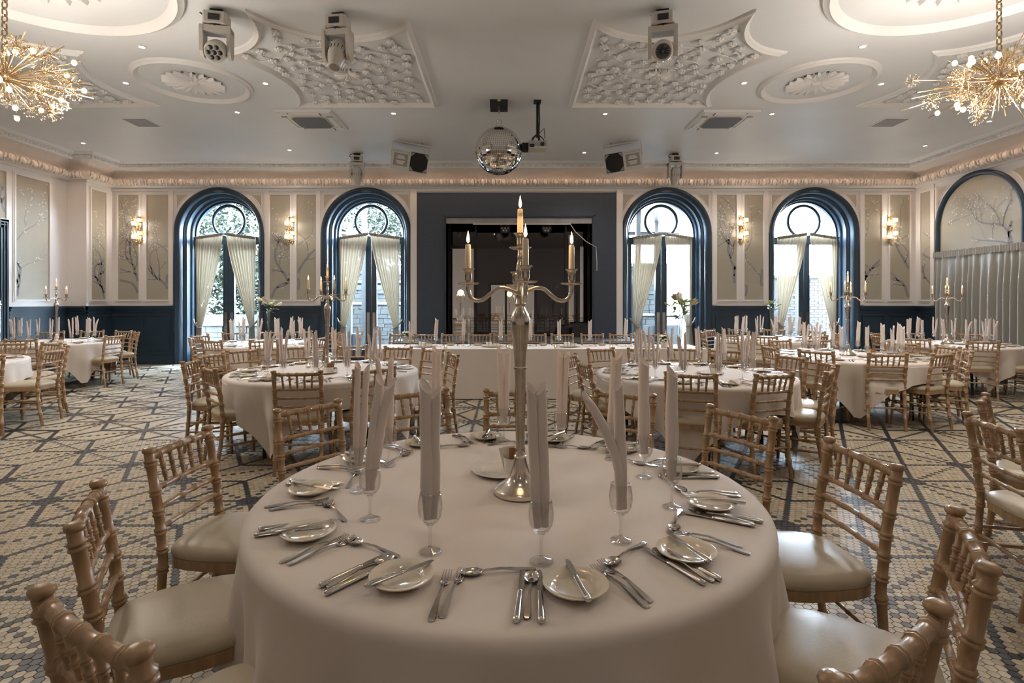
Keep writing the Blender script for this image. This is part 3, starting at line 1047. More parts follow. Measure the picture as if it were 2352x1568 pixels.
for x, lbl in ((-6.26, 'small square grey ceiling vent below the left oval medallion'), (6.50, 'small square grey ceiling vent below the right oval medallion')):
    t = thing('ceiling_vent', lbl, 'vent', (x, 9.1, ZC), 0, 'ceiling vents')
    M().span((-.22, -.22, -.012), (.22, .22, 0)).build('frame', 'plaster', t)
    M().span((-.19, -.19, -.016), (.19, .19, -.01)).build('grille', 'grille_grey', t)

# moving head lights -------------------------------------------------------------------
def moving_head(px, py, label, yaw, tilt, kind, sc=1.0):
    p = C3(px, py, ZC)
    t = thing('moving_head_light', label, 'stage light', p, R(yaw), 'moving heads on the ceiling')
    def S(m): return m.xform(Matrix.Scale(sc, 4))
    S(M().span((-.08, -.02, -.07), (.08, .02, 0)).span((-.14, -.03, -.085), (.14, .03, -.06))).build('clamp', 'black_metal', t)
    m = M()
    rnd = random.Random(int(px))
    for k in range(3):
        a = rnd.uniform(-.1, .1)
        m.tube([(a, .02, -.005), (a - .1, .06 * k - .05, .0 - .05), (a - .13, -.08, -.10), (a - .04, -.10, -.18)], .009, 5)
    S(m).build('cable', 'black_plastic', t, 60)
    m = M().prism([(-.15, -.09), (-.12, -.13), (.12, -.13), (.15, -.09), (.15, .09), (.12, .13), (-.12, .13), (-.15, .09)], -.23, -.08)
    S(m).build('base', 'fixture_shell', t)
    S(M().span((-.07, -.14, -.20), (.07, -.128, -.12))).build('display', 'black_plastic', t)
    S(M().lathe([(.09, -.26), (.10, -.23)], 16)).build('swivel', 'black_plastic', t, 50)
    m = M().span((-.19, -.09, -.33), (.19, .09, -.25))
    for s in (-1, 1):
        m.add([(s * .19, a, b) for a, b in ((-.10, -.28), (.10, -.28), (.085, -.60), (.04, -.66), (-.04, -.66), (-.085, -.60))] + [(s * .145, a, b) for a, b in ((-.10, -.28), (.10, -.28), (.085, -.60), (.04, -.66), (-.04, -.66), (-.085, -.60))],
              [tuple(range(6)), (11, 10, 9, 8, 7, 6)] + [(i, (i + 1) % 6, 6 + (i + 1) % 6, 6 + i) for i in range(6)])
    S(m).build('yoke', 'fixture_shell', t)
    h = M()
    if kind == 'spot':
        h.lathe([(.05, -.20), (.10, -.18), (.125, -.08), (.13, .02), (.115, .12), (.085, .22), (.07, .26)], 18)
    else:
        h.lathe([(.05, -.16), (.10, -.14), (.13, -.06), (.14, .03), (.135, .10), (.12, .13)], 20)
    rot = Matrix.Rotation(R(tilt), 4, 'X')
    h.xform(Matrix.Translation((0, 0, -.55)) @ rot)
    hd = S(h).build('head', 'fixture_shell', t, 40)
    q = M()
    if kind == 'wash':
        q.lathe([(.001, .131), (.112, .131)], 20)
        q.xform(Matrix.Translation((0, 0, -.55)) @ rot)
        S(q).build('lens_plate', 'fixture_shell', hd)
        for k in range(7):
            a = k * PI / 3
            r = 0 if k == 6 else .072
            q = M().lathe([(.001, .142), (.018, .140), (.031, .132)], 12, (r * math.cos(a), r * math.sin(a), 0))
            S(q.xform(Matrix.Translation((0, 0, -.55)) @ rot)).build('lens', 'black_plastic', hd, 60)
    else:
        e = .262 if kind == 'spot' else .131
        r = .066 if kind == 'spot' else .10
        q.lathe([(.001, e), (r, e)], 16)
        S(q.xform(Matrix.Translation((0, 0, -.55)) @ rot)).build('lens', 'grille_grey' if kind == 'fan' else 'steel', hd)
        n = 16
        for k in range(n):
            q = M()
            a = 2 * PI * k / n
            if kind == 'fan':
                q.tube([(.02 * math.cos(a), .02 * math.sin(a), .133), (.085 * math.cos(a), .085 * math.sin(a), .133)], .006, 4)
            else:
                c, s_ = math.cos(a), math.sin(a)
                q.tube([(.128 * c, .128 * s_, -.05), (.131 * c, .131 * s_, .02)], .0045, 4)
            S(q.xform(Matrix.Translation((0, 0, -.55)) @ rot)).build('vent_slot', 'black_plastic', hd)
moving_head(498, 22, 'cream moving head light with seven dark lenses, farthest left of the ceiling lights', 12, 125, 'wash', .78)
moving_head(776, 30, 'cream moving head light with a finned head over the left relief panel', -6, 155, 'spot', .78)
moving_head(1522, 22, 'cream moving head light with a round fan grille over the right relief panel', -14, 118, 'fan', .78)
moving_head(820, 352, 'small grey moving head light pointing down beside the left speaker', 12, 195, 'spot', .80)
moving_head(1551, 352, 'small grey moving head light facing down beside the right speaker', 0, 205, 'spot', .80)

# loudspeakers -------------------------------------------------------------------------
def speaker(px, label, yaw, roll, flip):
    d = 10.25
    t = thing('loudspeaker', label, 'speaker', ((px - HX) / F * d, d, ZC), R(yaw), 'white ceiling loudspeakers')
    t.rotation_euler = (0, R(roll), R(yaw))
    s = -1 if flip else 1
    m = M().span((-.36, -.03, -.05), (.36, .03, -.02))
    for a in (-.36, .35):
        m.span((a, -.025, -.32), (a + .014, .025, -.02))
    m.build('bracket', 'fixture_shell', t)
    M().tube([(-.2, 0, -.04), (-.2, 0, .09)], .015, 6).build('hanger', 'steel', t)
    M().tube([(.2, 0, -.04), (.2, 0, .09)], .015, 6).build('hanger', 'steel', t)
    m = M()
    out = [(-.345, -.16), (.345, -.16), (.345, .02), (.20, .24), (-.20, .24), (-.345, .02)]
    m.prism(out, -.56, -.18)
    rx = Matrix.Translation((0, 0, -.20)) @ Matrix.Rotation(R(12), 4, 'X') @ Matrix.Translation((0, 0, .20))
    cab = m.xform(rx).build('cabinet', 'speaker_shell', t)
    q = M().span((-s * .335, -.172, -.545), (s * .0, -.158, -.195)).xform(rx)
    q.build('horn_plate', 'speaker_shell', cab)
    q = M().span((-s * .30, -.178, -.49), (-s * .04, -.17, -.26)).xform(rx)
    q.build('horn_mouth', 'horn_grey', cab)
    m = M()
    c = -s * .17
    for sg in (-1, 1):
        m.add([(c - .09, -.20, -.375 + sg * .012), (c + .09, -.20, -.375 + sg * .012), (c + .05, -.176, -.375 + sg * .09), (c - .05, -.176, -.375 + sg * .09)], [(0, 1, 2, 3)])
    m.xform(rx).build('horn_vane', 'speaker_shell', cab)
    M().span((s * .01, -.168, -.545), (s * .335, -.156, -.195)).xform(rx).build('driver_recess', 'dark_gap', cab)
    dm_ = M().lathe([(.001, .02), (.12, .018), (.158, 0)], 20).xform(rx @ Matrix.Translation((s * .172, -.168, -.37)) @ Matrix.Rotation(R(90), 4, 'X'))
    dm_.build('driver_foam', 'foam', cab, 50)
    for a in (-1, 1):
        for b in (-1, 1):
            M().add([(s * .172 + a * .155, -.172, -.37 + b * .165), (s * .172 + a * .155, -.172, -.37 + b * .085), (s * .172 + a * .085, -.172, -.37 + b * .165)], [(0, 1, 2)]).xform(rx).build('corner_plate', 'horn_grey', cab)
    mt = rx @ Matrix.Translation((-s * .17, -.175, -.225)) @ Matrix.Rotation(R(90), 4, 'X')
    tx = text('FUNKTION-ONE', .042, cab, (0, 0, 0), (0, 0, 0), 'horn_grey')
    tx.matrix_local = mt
speaker(946, 'white loudspeaker with horn on its left, hung left of the mirror ball', 14, 7, False)
speaker(1427, 'white loudspeaker with horn on its right, hung right of the mirror ball', -14, -7, True)

# mirror ball and projector --------------------------------------------------------------
p = C3(1146, 237, ZC)
t = thing('mirror_ball', 'large mirror ball hanging from a black motor box in front of the stage', 'mirror ball', (p.x, p.y, ZC))
M().span((-.135, -.16, -.10), (.135, .1, 0)).build('motor_box', 'black_plastic', t)
M().span((-.02, -.165, -.03), (.03, -.15, .0)).build('label_tape', 'bud', t)
M().tube([(0, 0, -.10), (0, 0, -.26)], .011, 8).build('shaft', 'steel', t)
M().tube([(.035 * math.cos(a), 0, -.31 + .065 * math.sin(a)) for a in [2 * PI * k / 16 for k in range(16)]], .009, 6, closed=True).build('hook_link', 'steel', t, 60)
zb = HC + (HY - 347) * p.y / F - ZC
rb = .365
m = M()
rows = 38
rnd = random.Random(3)
for i in range(rows):
    a0, a1 = -PI / 2 + PI * i / rows, -PI / 2 + PI * (i + 1) / rows
    n = max(4, int(2 * PI * rb * math.cos((a0 + a1) / 2) / .032))
    jr = rnd.random()
    for k in range(n):
        b0, b1 = 2 * PI * (k + jr + .04) / n, 2 * PI * (k + jr + .96) / n
        e = (a1 - a0) * .04
        m.add([(rb * math.cos(a) * math.cos(b), rb * math.cos(a) * math.sin(b), zb + rb * math.sin(a)) for a, b in ((a0 + e, b0), (a0 + e, b1), (a1 - e, b1), (a1 - e, b0))], [(0, 1, 2, 3)])
o = m.build('mirror_facets', 'mirror_ball', t)
o['kind'] = 'stuff'
M().ball((0, 0, zb), rb - .006, 32, 18).build('core', 'dark_gap', t, 180)
M().lathe([(.07, zb + rb - .01), (.07, zb + rb + .012), (.02, zb + rb + .03)], 16).build('cap', 'steel', t, 40)
p = C3(1234, 232, ZC)
t = thing('projector', 'grey projector hanging from a black pole right of the mirror ball', 'projector', (p.x, p.y, ZC))
M().span((-.055, -.055, -.03), (.055, .055, 0)).build('ceiling_plate', 'black_metal', t)
M().tube([(0, 0, 0), (0, 0, -.56)], .018, 8).build('pole', 'black_metal', t)
m = M()
for k in range(5):
    a = k * 1.25
    m.tube([(0, 0, -.50), (.09 * math.cos(a), .09 * math.sin(a), -.58), (.12 * math.cos(a), .10 * math.sin(a), -.66)], .010, 5)
m.tube([(.025, -.02, -.02), (.03, -.03, -.3), (.02, -.02, -.55)], .012, 5)
m.tube([(.03, -.03, -.5), (.10, -.1, -.45), (.11, -.1, -.6)], .006, 5)
m.build('mount_arms', 'black_metal', t, 60)
M().span((-.135, -.13, -.73), (.135, .13, -.64)).build('body', 'grille_grey', t)
M().span((-.135, -.135, -.75), (.135, .12, -.73)).build('lower_shell', 'fixture_shell', t)
M().span((-.12, -.138, -.742), (-.05, -.128, -.69)).build('vent', 'black_plastic', t)
M().tube([(.07, -.13, -.695), (.07, -.15, -.695)], .03, 12).build('lens', 'black_plastic', t)
M().span((-.23, .05, -.73), (-.12, .20, -.62)).build('side_box', 'black_plastic', t)

# ------------------------------------------------------------------ chandeliers and wall lights
cl = M()
rnd = random.Random(11)
for k in range(20):
    z = 1 - 2 * (k + .5) / 20
    r = math.sqrt(1 - z * z)
    a = k * 2.39996
    dv = Vector((r * math.cos(a), r * math.sin(a), z))
    L = rnd.uniform(.055, .075)
    cl.tube([dv * .01, dv * L], .0016, 3, mi=0)
    cl.ball(dv * L, rnd.choice((.011, .014, .009)), 6, 4, mi=1)
cl.ball((0, 0, 0), .014, 6, 4, mi=0)
cluster_me = cl.data('crystal_cluster', ['brass', 'crystal'], 60)
bulb_me = M().ball((0, 0, 0), (.021, .021, .025), 10, 7).data('bulb', 'bulb', 180)
def chandelier(cx, cy_, zc, label, seed):
    rnd = random.Random(seed)
    t = thing('chandelier', label, 'chandelier', (cx, cy_, zc), 0, 'starburst chandeliers')
    zt_ = ZC - zc
    z = zt_ - .02
    M().lathe([(.001, zt_ - .05), (.05, zt_ - .045), (.07, zt_ - .01), (.07, zt_)], 16).build('ceiling_rose', 'brass', t, 40)
    k = 0
    while z > .16:
        link_ = M().tube([(.022 * math.cos(a), 0, .04 * math.sin(a)) for a in [2 * PI * q / 12 for q in range(12)]], .0065, 5, closed=True)
        link_.build('chain_link', 'brass', t, 60, loc=(0, 0, z - .04), rz=(k % 2) * PI / 2)
        z -= .062
        k += 1
    M().tube([(0, 0, z), (0, 0, 0)], .012, 8).build('stem', 'brass', t)
    M().ball((0, 0, 0), (.07, .07, .05), 14, 8).build('hub', 'brass', t, 180)
    nb = 0
    N = 84
    for i in range(N):
        zz = 1 - 2 * (i + .5) / N
        r = math.sqrt(1 - zz * zz)
        a = i * 2.39996 + rnd.uniform(-.2, .2)
        dv = Vector((r * math.cos(a) * .72, r * math.sin(a) * .72, zz * .40))
        s = rnd.uniform(.55, 1.05)
        e = dv * s
        m = M().tube([dv * .04, e], .0038, 5)
        m.build('rod', 'brass', t)
        if i % 4 == 1:
            obj('bulb', bulb_me, t, e * .86)
            nb += 1
        elif i % 4 in (0, 2):
            o = obj('crystal_cluster', cluster_me, t, e * rnd.uniform(.55, .9))
            o.rotation_euler = (rnd.uniform(0, 6), rnd.uniform(0, 6), 0)
            s = rnd.uniform(.8, 1.4)
            o.scale = (s, s, s)
    for k in range(6):
        a = k * PI / 3 + .3
        lamp('chandelier_light', 'POINT', (cx + .55 * math.cos(a), cy_ + .55 * math.sin(a), zc - .20 + .1 * (k % 2)), CHANDELIER_W / 6, WARM, .05)
chandelier(-4.46, 4.72, 3.43, 'brass starburst chandelier with globe bulbs hanging on a chain at the left', 5)
chandelier(4.36, 4.74, 3.41, 'brass starburst chandelier with globe bulbs hanging on a chain at the right', 9)
rm = M()
for k in range(14):
    a = 2 * PI * k / 14
    rm.tube([(.046 * math.cos(a), .046 * math.sin(a), -.045), (.046 * math.cos(a), .046 * math.sin(a), .045)], .0085, 5)
rods_me = rm.data('glass_rods', 'frosted', 60)
rods_me2 = M().ball((0, 0, .0), (.022, .022, .035), 8, 6).data('bulb', 'bulb', 180)
t = thing('wall_light', 'x', 'wall light')
m = M().span((-.05, -.012, -.30), (.05, 0, .30))
for x, z in ((-.07, .14), (.07, .22), (-.07, -.16), (.07, -.08)):
    m.tube([(0, -.01, z - .05), (x, -.07, z - .05)], .008, 5)
    m.lathe([(.05, -.003), (.05, .003)], 12, (x, -.075, z - .05))
m.build('back_plate', 'brass', t)
for x, z in ((-.07, .14), (.07, .22), (-.07, -.16), (.07, -.08)):
    s = obj('lamp_shade', rods_me, t, (x, -.075, z))
    s['kind'] = 'stuff'
    obj('bulb', rods_me2, t, (x, -.075, z))
for x, z in ((-.07, .27), (.05, .05), (-.06, -.02), (.05, -.25), (-.03, -.28), (.0, .08), (.09, -.22)):
    o = obj('crystal_cluster', cluster_me, t, (x, -.075, z))
pr = Proto(t)
for px, nm in ((322, 'between the two panels left of the first arched doorway'), (670, 'between the two left arched doorways'), (1702, 'between the two right arched doorways'), (2042, 'right of the last arched doorway')):
    z = HC + (HY - 529) * D / F
    pr.put((wx(px), D - .03, z), 0, 'crystal wall light with lit shades ' + nm, 'crystal wall lights')
    for dz in (-.12, .18):
        lamp('wall_light_glow', 'POINT', (wx(px), D - .16, z + dz), SCONCE_W, WARM, .05)
# ------------------------------------------------------------------ banquet chair
def ringed(m, pts, r0, r1, rings, n=8, rr=1.28, hw=.007):
    """A turned pole along pts with double rings at the given fractions."""
    pts = [Vector(p) for p in pts]
    seg = [0]
    for a, b in zip(pts, pts[1:]):
        seg.append(seg[-1] + (b - a).length)
    L = seg[-1]
    def at(t):
        d = t * L
        for i in range(len(seg) - 1):
            if d <= seg[i + 1] + 1e-9:
                return pts[i].lerp(pts[i + 1], (d - seg[i]) / (seg[i + 1] - seg[i]))
        return pts[-1]
    st = {0.: 1., 1.: 1.}
    for i in range(1, len(seg) - 1):
        st[seg[i] / L] = 1.
    for q in rings:
        w = hw / L
        for k, f in ((-2.1, .98), (-1.4, rr), (-.7, rr), (0, 1.0), (.7, rr), (1.4, rr), (2.1, .98)):
            t = q + k * w
            if 0 < t < 1:
                st[t] = f
    ts = sorted(st)
    m.tube([at(t) for t in ts], [(r0 + (r1 - r0) * t) * st[t] for t in ts], n)
    return m
def make_chair():
    t = thing('banquet_chair', 'x', 'chair', group='limed wood banquet chairs')
    H = .88
    for s in (-1, 1):
        pts = [(s * .182, -.235, 0), (s * .186, -.20, .22), (s * .188, -.185, .44), (s * .188, -.205, .64), (s * .188, -.243, H - .025)]
        m = ringed(M(), pts, .0155, .0185, [.16, .33, .47, .56, .645, .73, .82, .955], 10)
        m.lathe([(.0165, -.006), (.0175, 0), (.023, .006), (.0245, .013), (.022, .020), (.012, .0245), (.0, .0255)], 12, (s * .188, -.243, H - .026))
        m.build('back_post', 'wood', t, 50)
    def rail(z, y, r, bow, name, rings):
        k = 6
        pts = [(-.188 + .376 * i / k, y - bow * math.sin(PI * i / k), z) for i in range(k + 1)]
        ringed(M(), pts, r, r, rings, 8, 1.25, .005).build(name, 'wood', t, 50)
    ry = lambda z: -.185 - .058 * max(0, (z - .44) / .415) ** 1.4
    rail(.842, ry(.842), .0155, .012, 'top_rail', [.12, .31, .5, .69, .88])
    rail(.715, ry(.715), .0115, .010, 'cross_rail', [.13, .37, .63, .87])
    rail(.640, ry(.640), .0105, .010, 'cross_rail', [.13, .37, .63, .87])
    rail(.565, ry(.565), .0105, .008, 'cross_rail', [.13, .37, .63, .87])
    for k in range(5):
        x = -.122 + .061 * k
        b = .011 * math.sin(PI * (x + .188) / .376)
        ringed(M(), [(x * .92, ry(.715) - b, .72), (x, ry(.842) - b, .836)], .0078, .0098, [.33, .58], 7, 1.3, .004).build('spindle', 'wood', t, 50)
    def outline(sc, k=28):
        pts = []
        for i in range(k):
            a = 2 * PI * i / k
            c, s = math.cos(a), math.sin(a)
            e = .42
            x = math.copysign(abs(c) ** e, c)
            y = math.copysign(abs(s) ** (.55 if s < 0 else .72), s)
            wx_ = .205 + .010 * y if y > 0 else .205 + .018 * y
            pts.append((x * wx_ * sc, y * .205 * sc + .005))
        return pts
    M().prism(outline(1.0), .405, .442).build('seat_frame', 'wood', t, 40)
    m = M()
    rings = [(.985, .442), (1.01, .452), (1.01, .465), (.97, .480), (.85, .492), (.6, .499), (.3, .502)]
    n = 28
    vs, fs = [], []
    for sc, z in rings:
        vs += [(x, y, z) for x, y in outline(sc)]
    vs.append((0, .005, .503))
    for i in range(len(rings) - 1):
        for j in range(n):
            fs.append((i * n + j, i * n + (j + 1) % n, (i + 1) * n + (j + 1) % n, (i + 1) * n + j))
    fs += [((len(rings) - 1) * n + j, (len(rings) - 1) * n + (j + 1) % n, len(vs) - 1) for j in range(n)]
    m.add(vs, fs).build('seat_cushion', 'vinyl', t, 180)
    for s in (-1, 1):
        ringed(M(), [(s * .165, .165, .41), (s * .178, .185, .2), (s * .185, .195, 0)], .018, .0135, [.12, .45, .78], 8).build('front_leg', 'wood', t, 50)
        for z in (.20, .29):
            ringed(M(), [(s * .184, -.197, z), (s * .176, .18, z)], .0095, .0095, [.2, .5, .8], 6, 1.25, .005).build('stretcher', 'wood', t, 50)
    for y, z in ((.182, .25), (-.198, .25)):
        ringed(M(), [(-.178, y, z), (.178, y, z)], .0095, .0095, [.2, .5, .8], 6, 1.25, .005).build('stretcher', 'wood', t, 50)
    return t
CHAIR = Proto(make_chair())
HOURS = ['twelve', 'one', 'two', 'three', 'four', 'five', 'six', 'seven', 'eight', 'nine', 'ten', 'eleven']
used_labels = set()
def clock(dx, dy):
    """The clock place seen from the camera: twelve farthest, six nearest."""
    h = (math.degrees(math.atan2(dx, dy)) % 360) / 30
    return h
def place_name(dx, dy, fmt):
    h = clock(dx, dy)
    order = sorted([k / 2 for k in range(24)], key=lambda q: min(abs(q - h), 12 - abs(q - h)))
    for q in order:
        nm = HOURS[int(q) % 12] + " o'clock" if q == int(q) else 'half past ' + HOURS[int(q) % 12]
        lab = fmt % nm
        if lab not in used_labels:
            used_labels.add(lab)
            return lab
def seat(bx, by, tx, ty, tname, ff=None):
    """A chair whose back top stands at (bx, by), facing (tx, ty)."""
    a = math.atan2(ty - by, tx - bx) if ff is None else ff
    x, y = bx + .235 * math.cos(a), by + .235 * math.sin(a)
    lab = place_name(bx - tx, by - ty, 'limed wood chair with cream seat, %s, ' + tname)
    return CHAIR.put((x, y, 0), a - PI / 2, lab)

# ------------------------------------------------------------------ tables and cloths
ZT = .745
def round_table(x, y, label, Rt=.915):
    t = thing('round_table', label, 'table', (x, y, 0), random.uniform(0, 1), 'round banquet tables')
    M().lathe([(.0, .712), (Rt - .02, .712), (Rt - .012, .72), (Rt - .012, .734), (.0, .736)], 40).build('tabletop', 'grey_table', t, 40)
    M().lathe([(Rt - .22, .66), (Rt - .20, .66), (Rt - .20, .712), (Rt - .22, .712)], 32).build('apron', 'black_metal', t)
    for k in range(4):
        a = PI / 4 + k * PI / 2
        M().tube([((Rt - .3) * math.cos(a), (Rt - .3) * math.sin(a), .69), ((Rt - .27) * math.cos(a), (Rt - .27) * math.sin(a), 0)], .019, 8).build('leg', 'black_metal', t)
def round_cloth(x, y, label, rot, half=1.17, Rt=.92, full=None, seed=0):
    """A square cloth over a round table: short in the middle of its sides, corners hanging low. FULL: a round cloth with that drop."""
    rnd = random.Random(seed)
    p1, p2, p3 = (rnd.uniform(0, 6) for _ in range(3))
    nu = 168
    fl = [0, .25, .5, .7, .85, .95, .985]
    rows = []
    def drop(a):
        if full:
            return full
        c = max(abs(math.cos(a)), abs(math.sin(a)))
        return min(half / c, half * 1.36) - Rt
    def pt(a, t):
        d = drop(a)
        e = t * d
        cor = max(0, (d - .25) / .42)
        f = smooth01((e - .04) / .3)
        if full:
            w = f * (.022 * math.sin(13 * a + p1) + .013 * math.sin(29 * a + p2 + 1.5 * math.sin(3 * a)))
            r = Rt + .008 + .04 * smooth01(e / full) ** 1.3 + w
        else:
            w = f * (.020 * math.sin(17 * a + p1) + .012 * math.sin(31 * a + p2) + cor * .05 * math.sin(9 * (a - p3)) * min(1, e / .3))
            r = Rt + .008 + .015 * f - .10 * cor * smooth01(e / .6) + w
        z = ZT - e
        if e < .05:      # rounded over the edge
            q = e / .05 * PI / 2
            r = Rt - .02 + .03 * math.sin(q)
            z = ZT - .03 * (1 - math.cos(q))
        else:
            z = ZT - .03 - (e - .05)
        return (r * math.cos(a), r * math.sin(a), max(.012, z))
    vs, fs = [(0, 0, ZT)], []
    ts = [0, .02, .04, .055] + [.1 + .9 * i / 11 for i in range(12)]
    ring = [[(Rt * f * math.cos(2 * PI * i / nu), Rt * f * math.sin(2 * PI * i / nu), ZT) for i in range(nu)] for f in fl[1:-1]]
    for t in ts:
        ring.append([])
        for i in range(nu):
            a = 2 * PI * i / nu
            d = drop(a)
            tt = [0, .017 / d, .034 / d, .05 / d][ts.index(t)] if t < .06 else max(t, .05 / d + .01)
            ring[-1].append(pt(a, min(1, tt)))
    for r_ in ring:
        vs += r_
    fs = [(0, 1 + i, 1 + (i + 1) % nu) for i in range(nu)]
    for k in range(len(ring) - 1):
        for i in range(nu):
            a, b = 1 + k * nu + i, 1 + k * nu + (i + 1) % nu
            fs.append((a, a + nu, b + nu, b))
    m = M()
    m.add(vs, fs)
    o = m.build('tablecloth', 'cloth', None, 180, loc=(x, y, 0), rz=rot)
    tag(o, label, 'tablecloth', 'cream tablecloths')
    return o

# ------------------------------------------------------------------ tableware prototypes
def fork_proto():
    t = thing('fork', 'x', 'fork', group='dinner forks')
    m = M()
    # along y, tines to +y; lies on the cloth (z 0)
    def strip(st, mm):
        vs = []
        for y, w, z, h in st:
            vs += [(-w, y, z), (w, y, z), (w * .8, y, z + h), (-w * .8, y, z + h)]
        k = len(st)
        fs = [(0, 1, 2, 3), tuple(4 * (k - 1) + j for j in (3, 2, 1, 0))]
        for i in range(k - 1):
            for j in range(4):
                fs.append((4 * i + j, 4 * (i + 1) + j, 4 * (i + 1) + (j + 1) % 4, 4 * i + (j + 1) % 4))
        return mm.add(vs, fs)
    strip([(-.105, .004, .0005, .003), (-.102, .008, .0005, .004), (-.09, .0098, .001, .004), (-.06, .0075, .004, .004), (-.01, .0035, .009, .004), (.03, .0032, .007, .004), (.038, .0042, .005, .004)], m)
    m.build('handle', 'steel', t, 50)
    m = M()
    strip([(.038, .0042, .005, .004), (.046, .010, .002, .003), (.056, .0125, .0005, .0025), (.064, .0128, .0008, .0025)], m)
    for k in range(4):
        x = -.0102 + .0068 * k
        q = M()
        strip([(.063, .0021, .0008, .0024), (.085, .0018, .004, .0022), (.105, .001, .009, .0015)], q)
        q.v = [(a + x, b, c) for a, b, c in q.v]
        m.add(q.v, q.f)
    m.build('tines', 'steel', t, 50)
    return t
def spoon_proto():
    t = thing('spoon', 'x', 'spoon', group='table spoons')
    m = M()
    vs = []
    st = [(-.10, .004, .0005, .003), (-.097, .008, .0005, .004), (-.085, .0095, .001, .004), (-.055, .0072, .004, .004), (-.01, .0035, .009, .004), (.03, .0032, .007, .004), (.042, .0045, .006, .003)]
    for y, w, z, h in st:
        vs += [(-w, y, z), (w, y, z), (w * .8, y, z + h), (-w * .8, y, z + h)]
    fs = [(0, 1, 2, 3)]
    for i in range(len(st) - 1):
        for j in range(4):
            fs.append((4 * i + j, 4 * (i + 1) + j, 4 * (i + 1) + (j + 1) % 4, 4 * i + (j + 1) % 4))
    m.add(vs, fs).build('handle', 'steel', t, 50)
    m = M()
    n = 18
    vs, fs = [], []
    for sc, z in ((1, .0085), (.8, .0045), (.5, .002), (.2, .0012), (.2, .0004), (.55, .0), (.85, .0028), (1.0, .0075)):
        for i in range(n):
            a = 2 * PI * i / n
            vs.append((.0195 * sc * math.cos(a) * (1 - .12 * math.sin(a)), .070 + .030 * sc * math.sin(a), z))
    for k in range(7):
        for i in range(n):
            fs.append((k * n + i, k * n + (i + 1) % n, (k + 1) * n + (i + 1) % n, (k + 1) * n + i))
    m.add(vs, fs).build('bowl', 'steel', t, 180)
    return t
def knife_proto(name, grp, L=1.0):
    t = thing(name, 'x', 'knife', group=grp)
    m = M().tube([(0, y, .0065) for y in (-.115 * L, -.112 * L, -.10 * L, -.05 * L, .0, .004, .012)], [.004, .008, .0092, .0078, .0066, .0075, .005], 8, flat=.72)
    m.build('handle', 'steel', t, 50)
    m = M()
    pts = [(-.0045, .010), (.0062, .012), (.0085, .03), (.0098, .075 * L), (.0088, .098 * L), (.004, .112 * L), (-.002, .108 * L), (-.0062, .09 * L), (-.0055, .03)]
    m.prism(pts, .0052, .0072).build('blade', 'steel', t)
    return t
def plate_profile(r, h=.018):
    return [(.0, .004), (r * .58, .004), (r * .62, .006), (r * .68, .013), (r * .80, h - .002), (r * .97, h + .003), (r, h + .0025), (r * .985, h - .001), (r * .8, h - .007), (r * .62, .0), (0, .0)]
def plate_proto():
    t = M().lathe(plate_profile(.081), 32).build('side_plate', 'china', None, 60)
    return tag(t, 'x', 'plate', 'cream side plates')
def glass_proto():
    t = thing('wine_glass', 'x', 'wine glass', group='stemmed wine glasses')
    M().lathe([(.0, .0), (.030, .0005), (.0325, .002), (.028, .0045), (.014, .009), (.006, .015)], 24).build('foot', 'glass', t, 180)
    M().lathe([(.006, .015), (.0045, .03), (.0042, .055), (.0055, .070), (.011, .077)], 12).build('stem', 'glass', t, 180)
    M().lathe([(.011, .077), (.022, .085), (.031, .100), (.0345, .118), (.0345, .134), (.032, .152), (.0285, .168), (.0275, .168), (.0335, .134), (.0305, .102), (.021, .088), (.0, .081)], 24).build('bowl', 'glass', t, 180)
    return t
FORK, SPOON, KNIFE, BUTTER = Proto(fork_proto()), Proto(spoon_proto()), Proto(knife_proto('table_knife', 'table knives')), Proto(knife_proto('butter_knife', 'butter knives on side plates', .86))
PLATE, GLASS = Proto(plate_proto()), Proto(glass_proto())
def napkin_me(tubes, seed):
    """Rolled napkin ends: (bottom dx, top dx, top z, half width, bend) per roll, in the plane facing -y."""
    rnd = random.Random(seed)
    out = []
    for bx, tx, tz, w, bend in tubes:
        m = M()
        k = 12
        pts, rad = [], []
        for i in range(k + 1):
            s = i / k
            z = .094 + (tz - .094) * s
            x = bx + (tx - bx) * (s ** 1.5 if abs(tx - bx) > .03 else s) + bend * math.sin(PI * s)
            pts.append(Vector((x, rnd.uniform(-.001, .001) + (.003 if bx > 0 else -.003), z)))
            rad.append(w * (.55 + .45 * smooth01(s * 3.2)) * (1 - .22 * s + .05 * math.sin(s * 9 + seed)))
        n = 10
        vs = []
        for i, p in enumerate(pts):
            t = (pts[min(i + 1, k)] - pts[max(i - 1, 0)]).normalized()
            u = Vector((0, 1, 0)).cross(t).normalized()
            for j in range(n):
                a = 2 * PI * j / n + .5
                sp = 1 + .13 * (((j * 1.0 / n + i * .16) % 1.0) - .5)      # the spiral lap of the roll
                q = p + (u * math.cos(a) + Vector((0, 1, 0)) * math.sin(a) * .72) * rad[i] * sp
                if i == k:
                    q.z += rad[i] * 1.3 * math.cos(a - (.6 if bx > 0 else 2.4))
                vs.append(tuple(q))
        fs = [tuple(range(n - 1, -1, -1))]
        for i in range(k):
            for j in range(n):
                fs.append((i * n + j, i * n + (j + 1) % n, (i + 1) * n + (j + 1) % n, (i + 1) * n + j))
        # the open top dips inside the roll
        b0 = k * n
        cz = sum(v[2] for v in vs[b0:b0 + n]) / n - .025
        c = (pts[-1].x, pts[-1].y, cz)
        vs.append(c)
        fs += [(b0 + j, b0 + (j + 1) % n, len(vs) - 1) for j in range(n)]
        m.add(vs, fs)
        out.append(m.data('roll', 'napkin_cloth', 60))
    return out
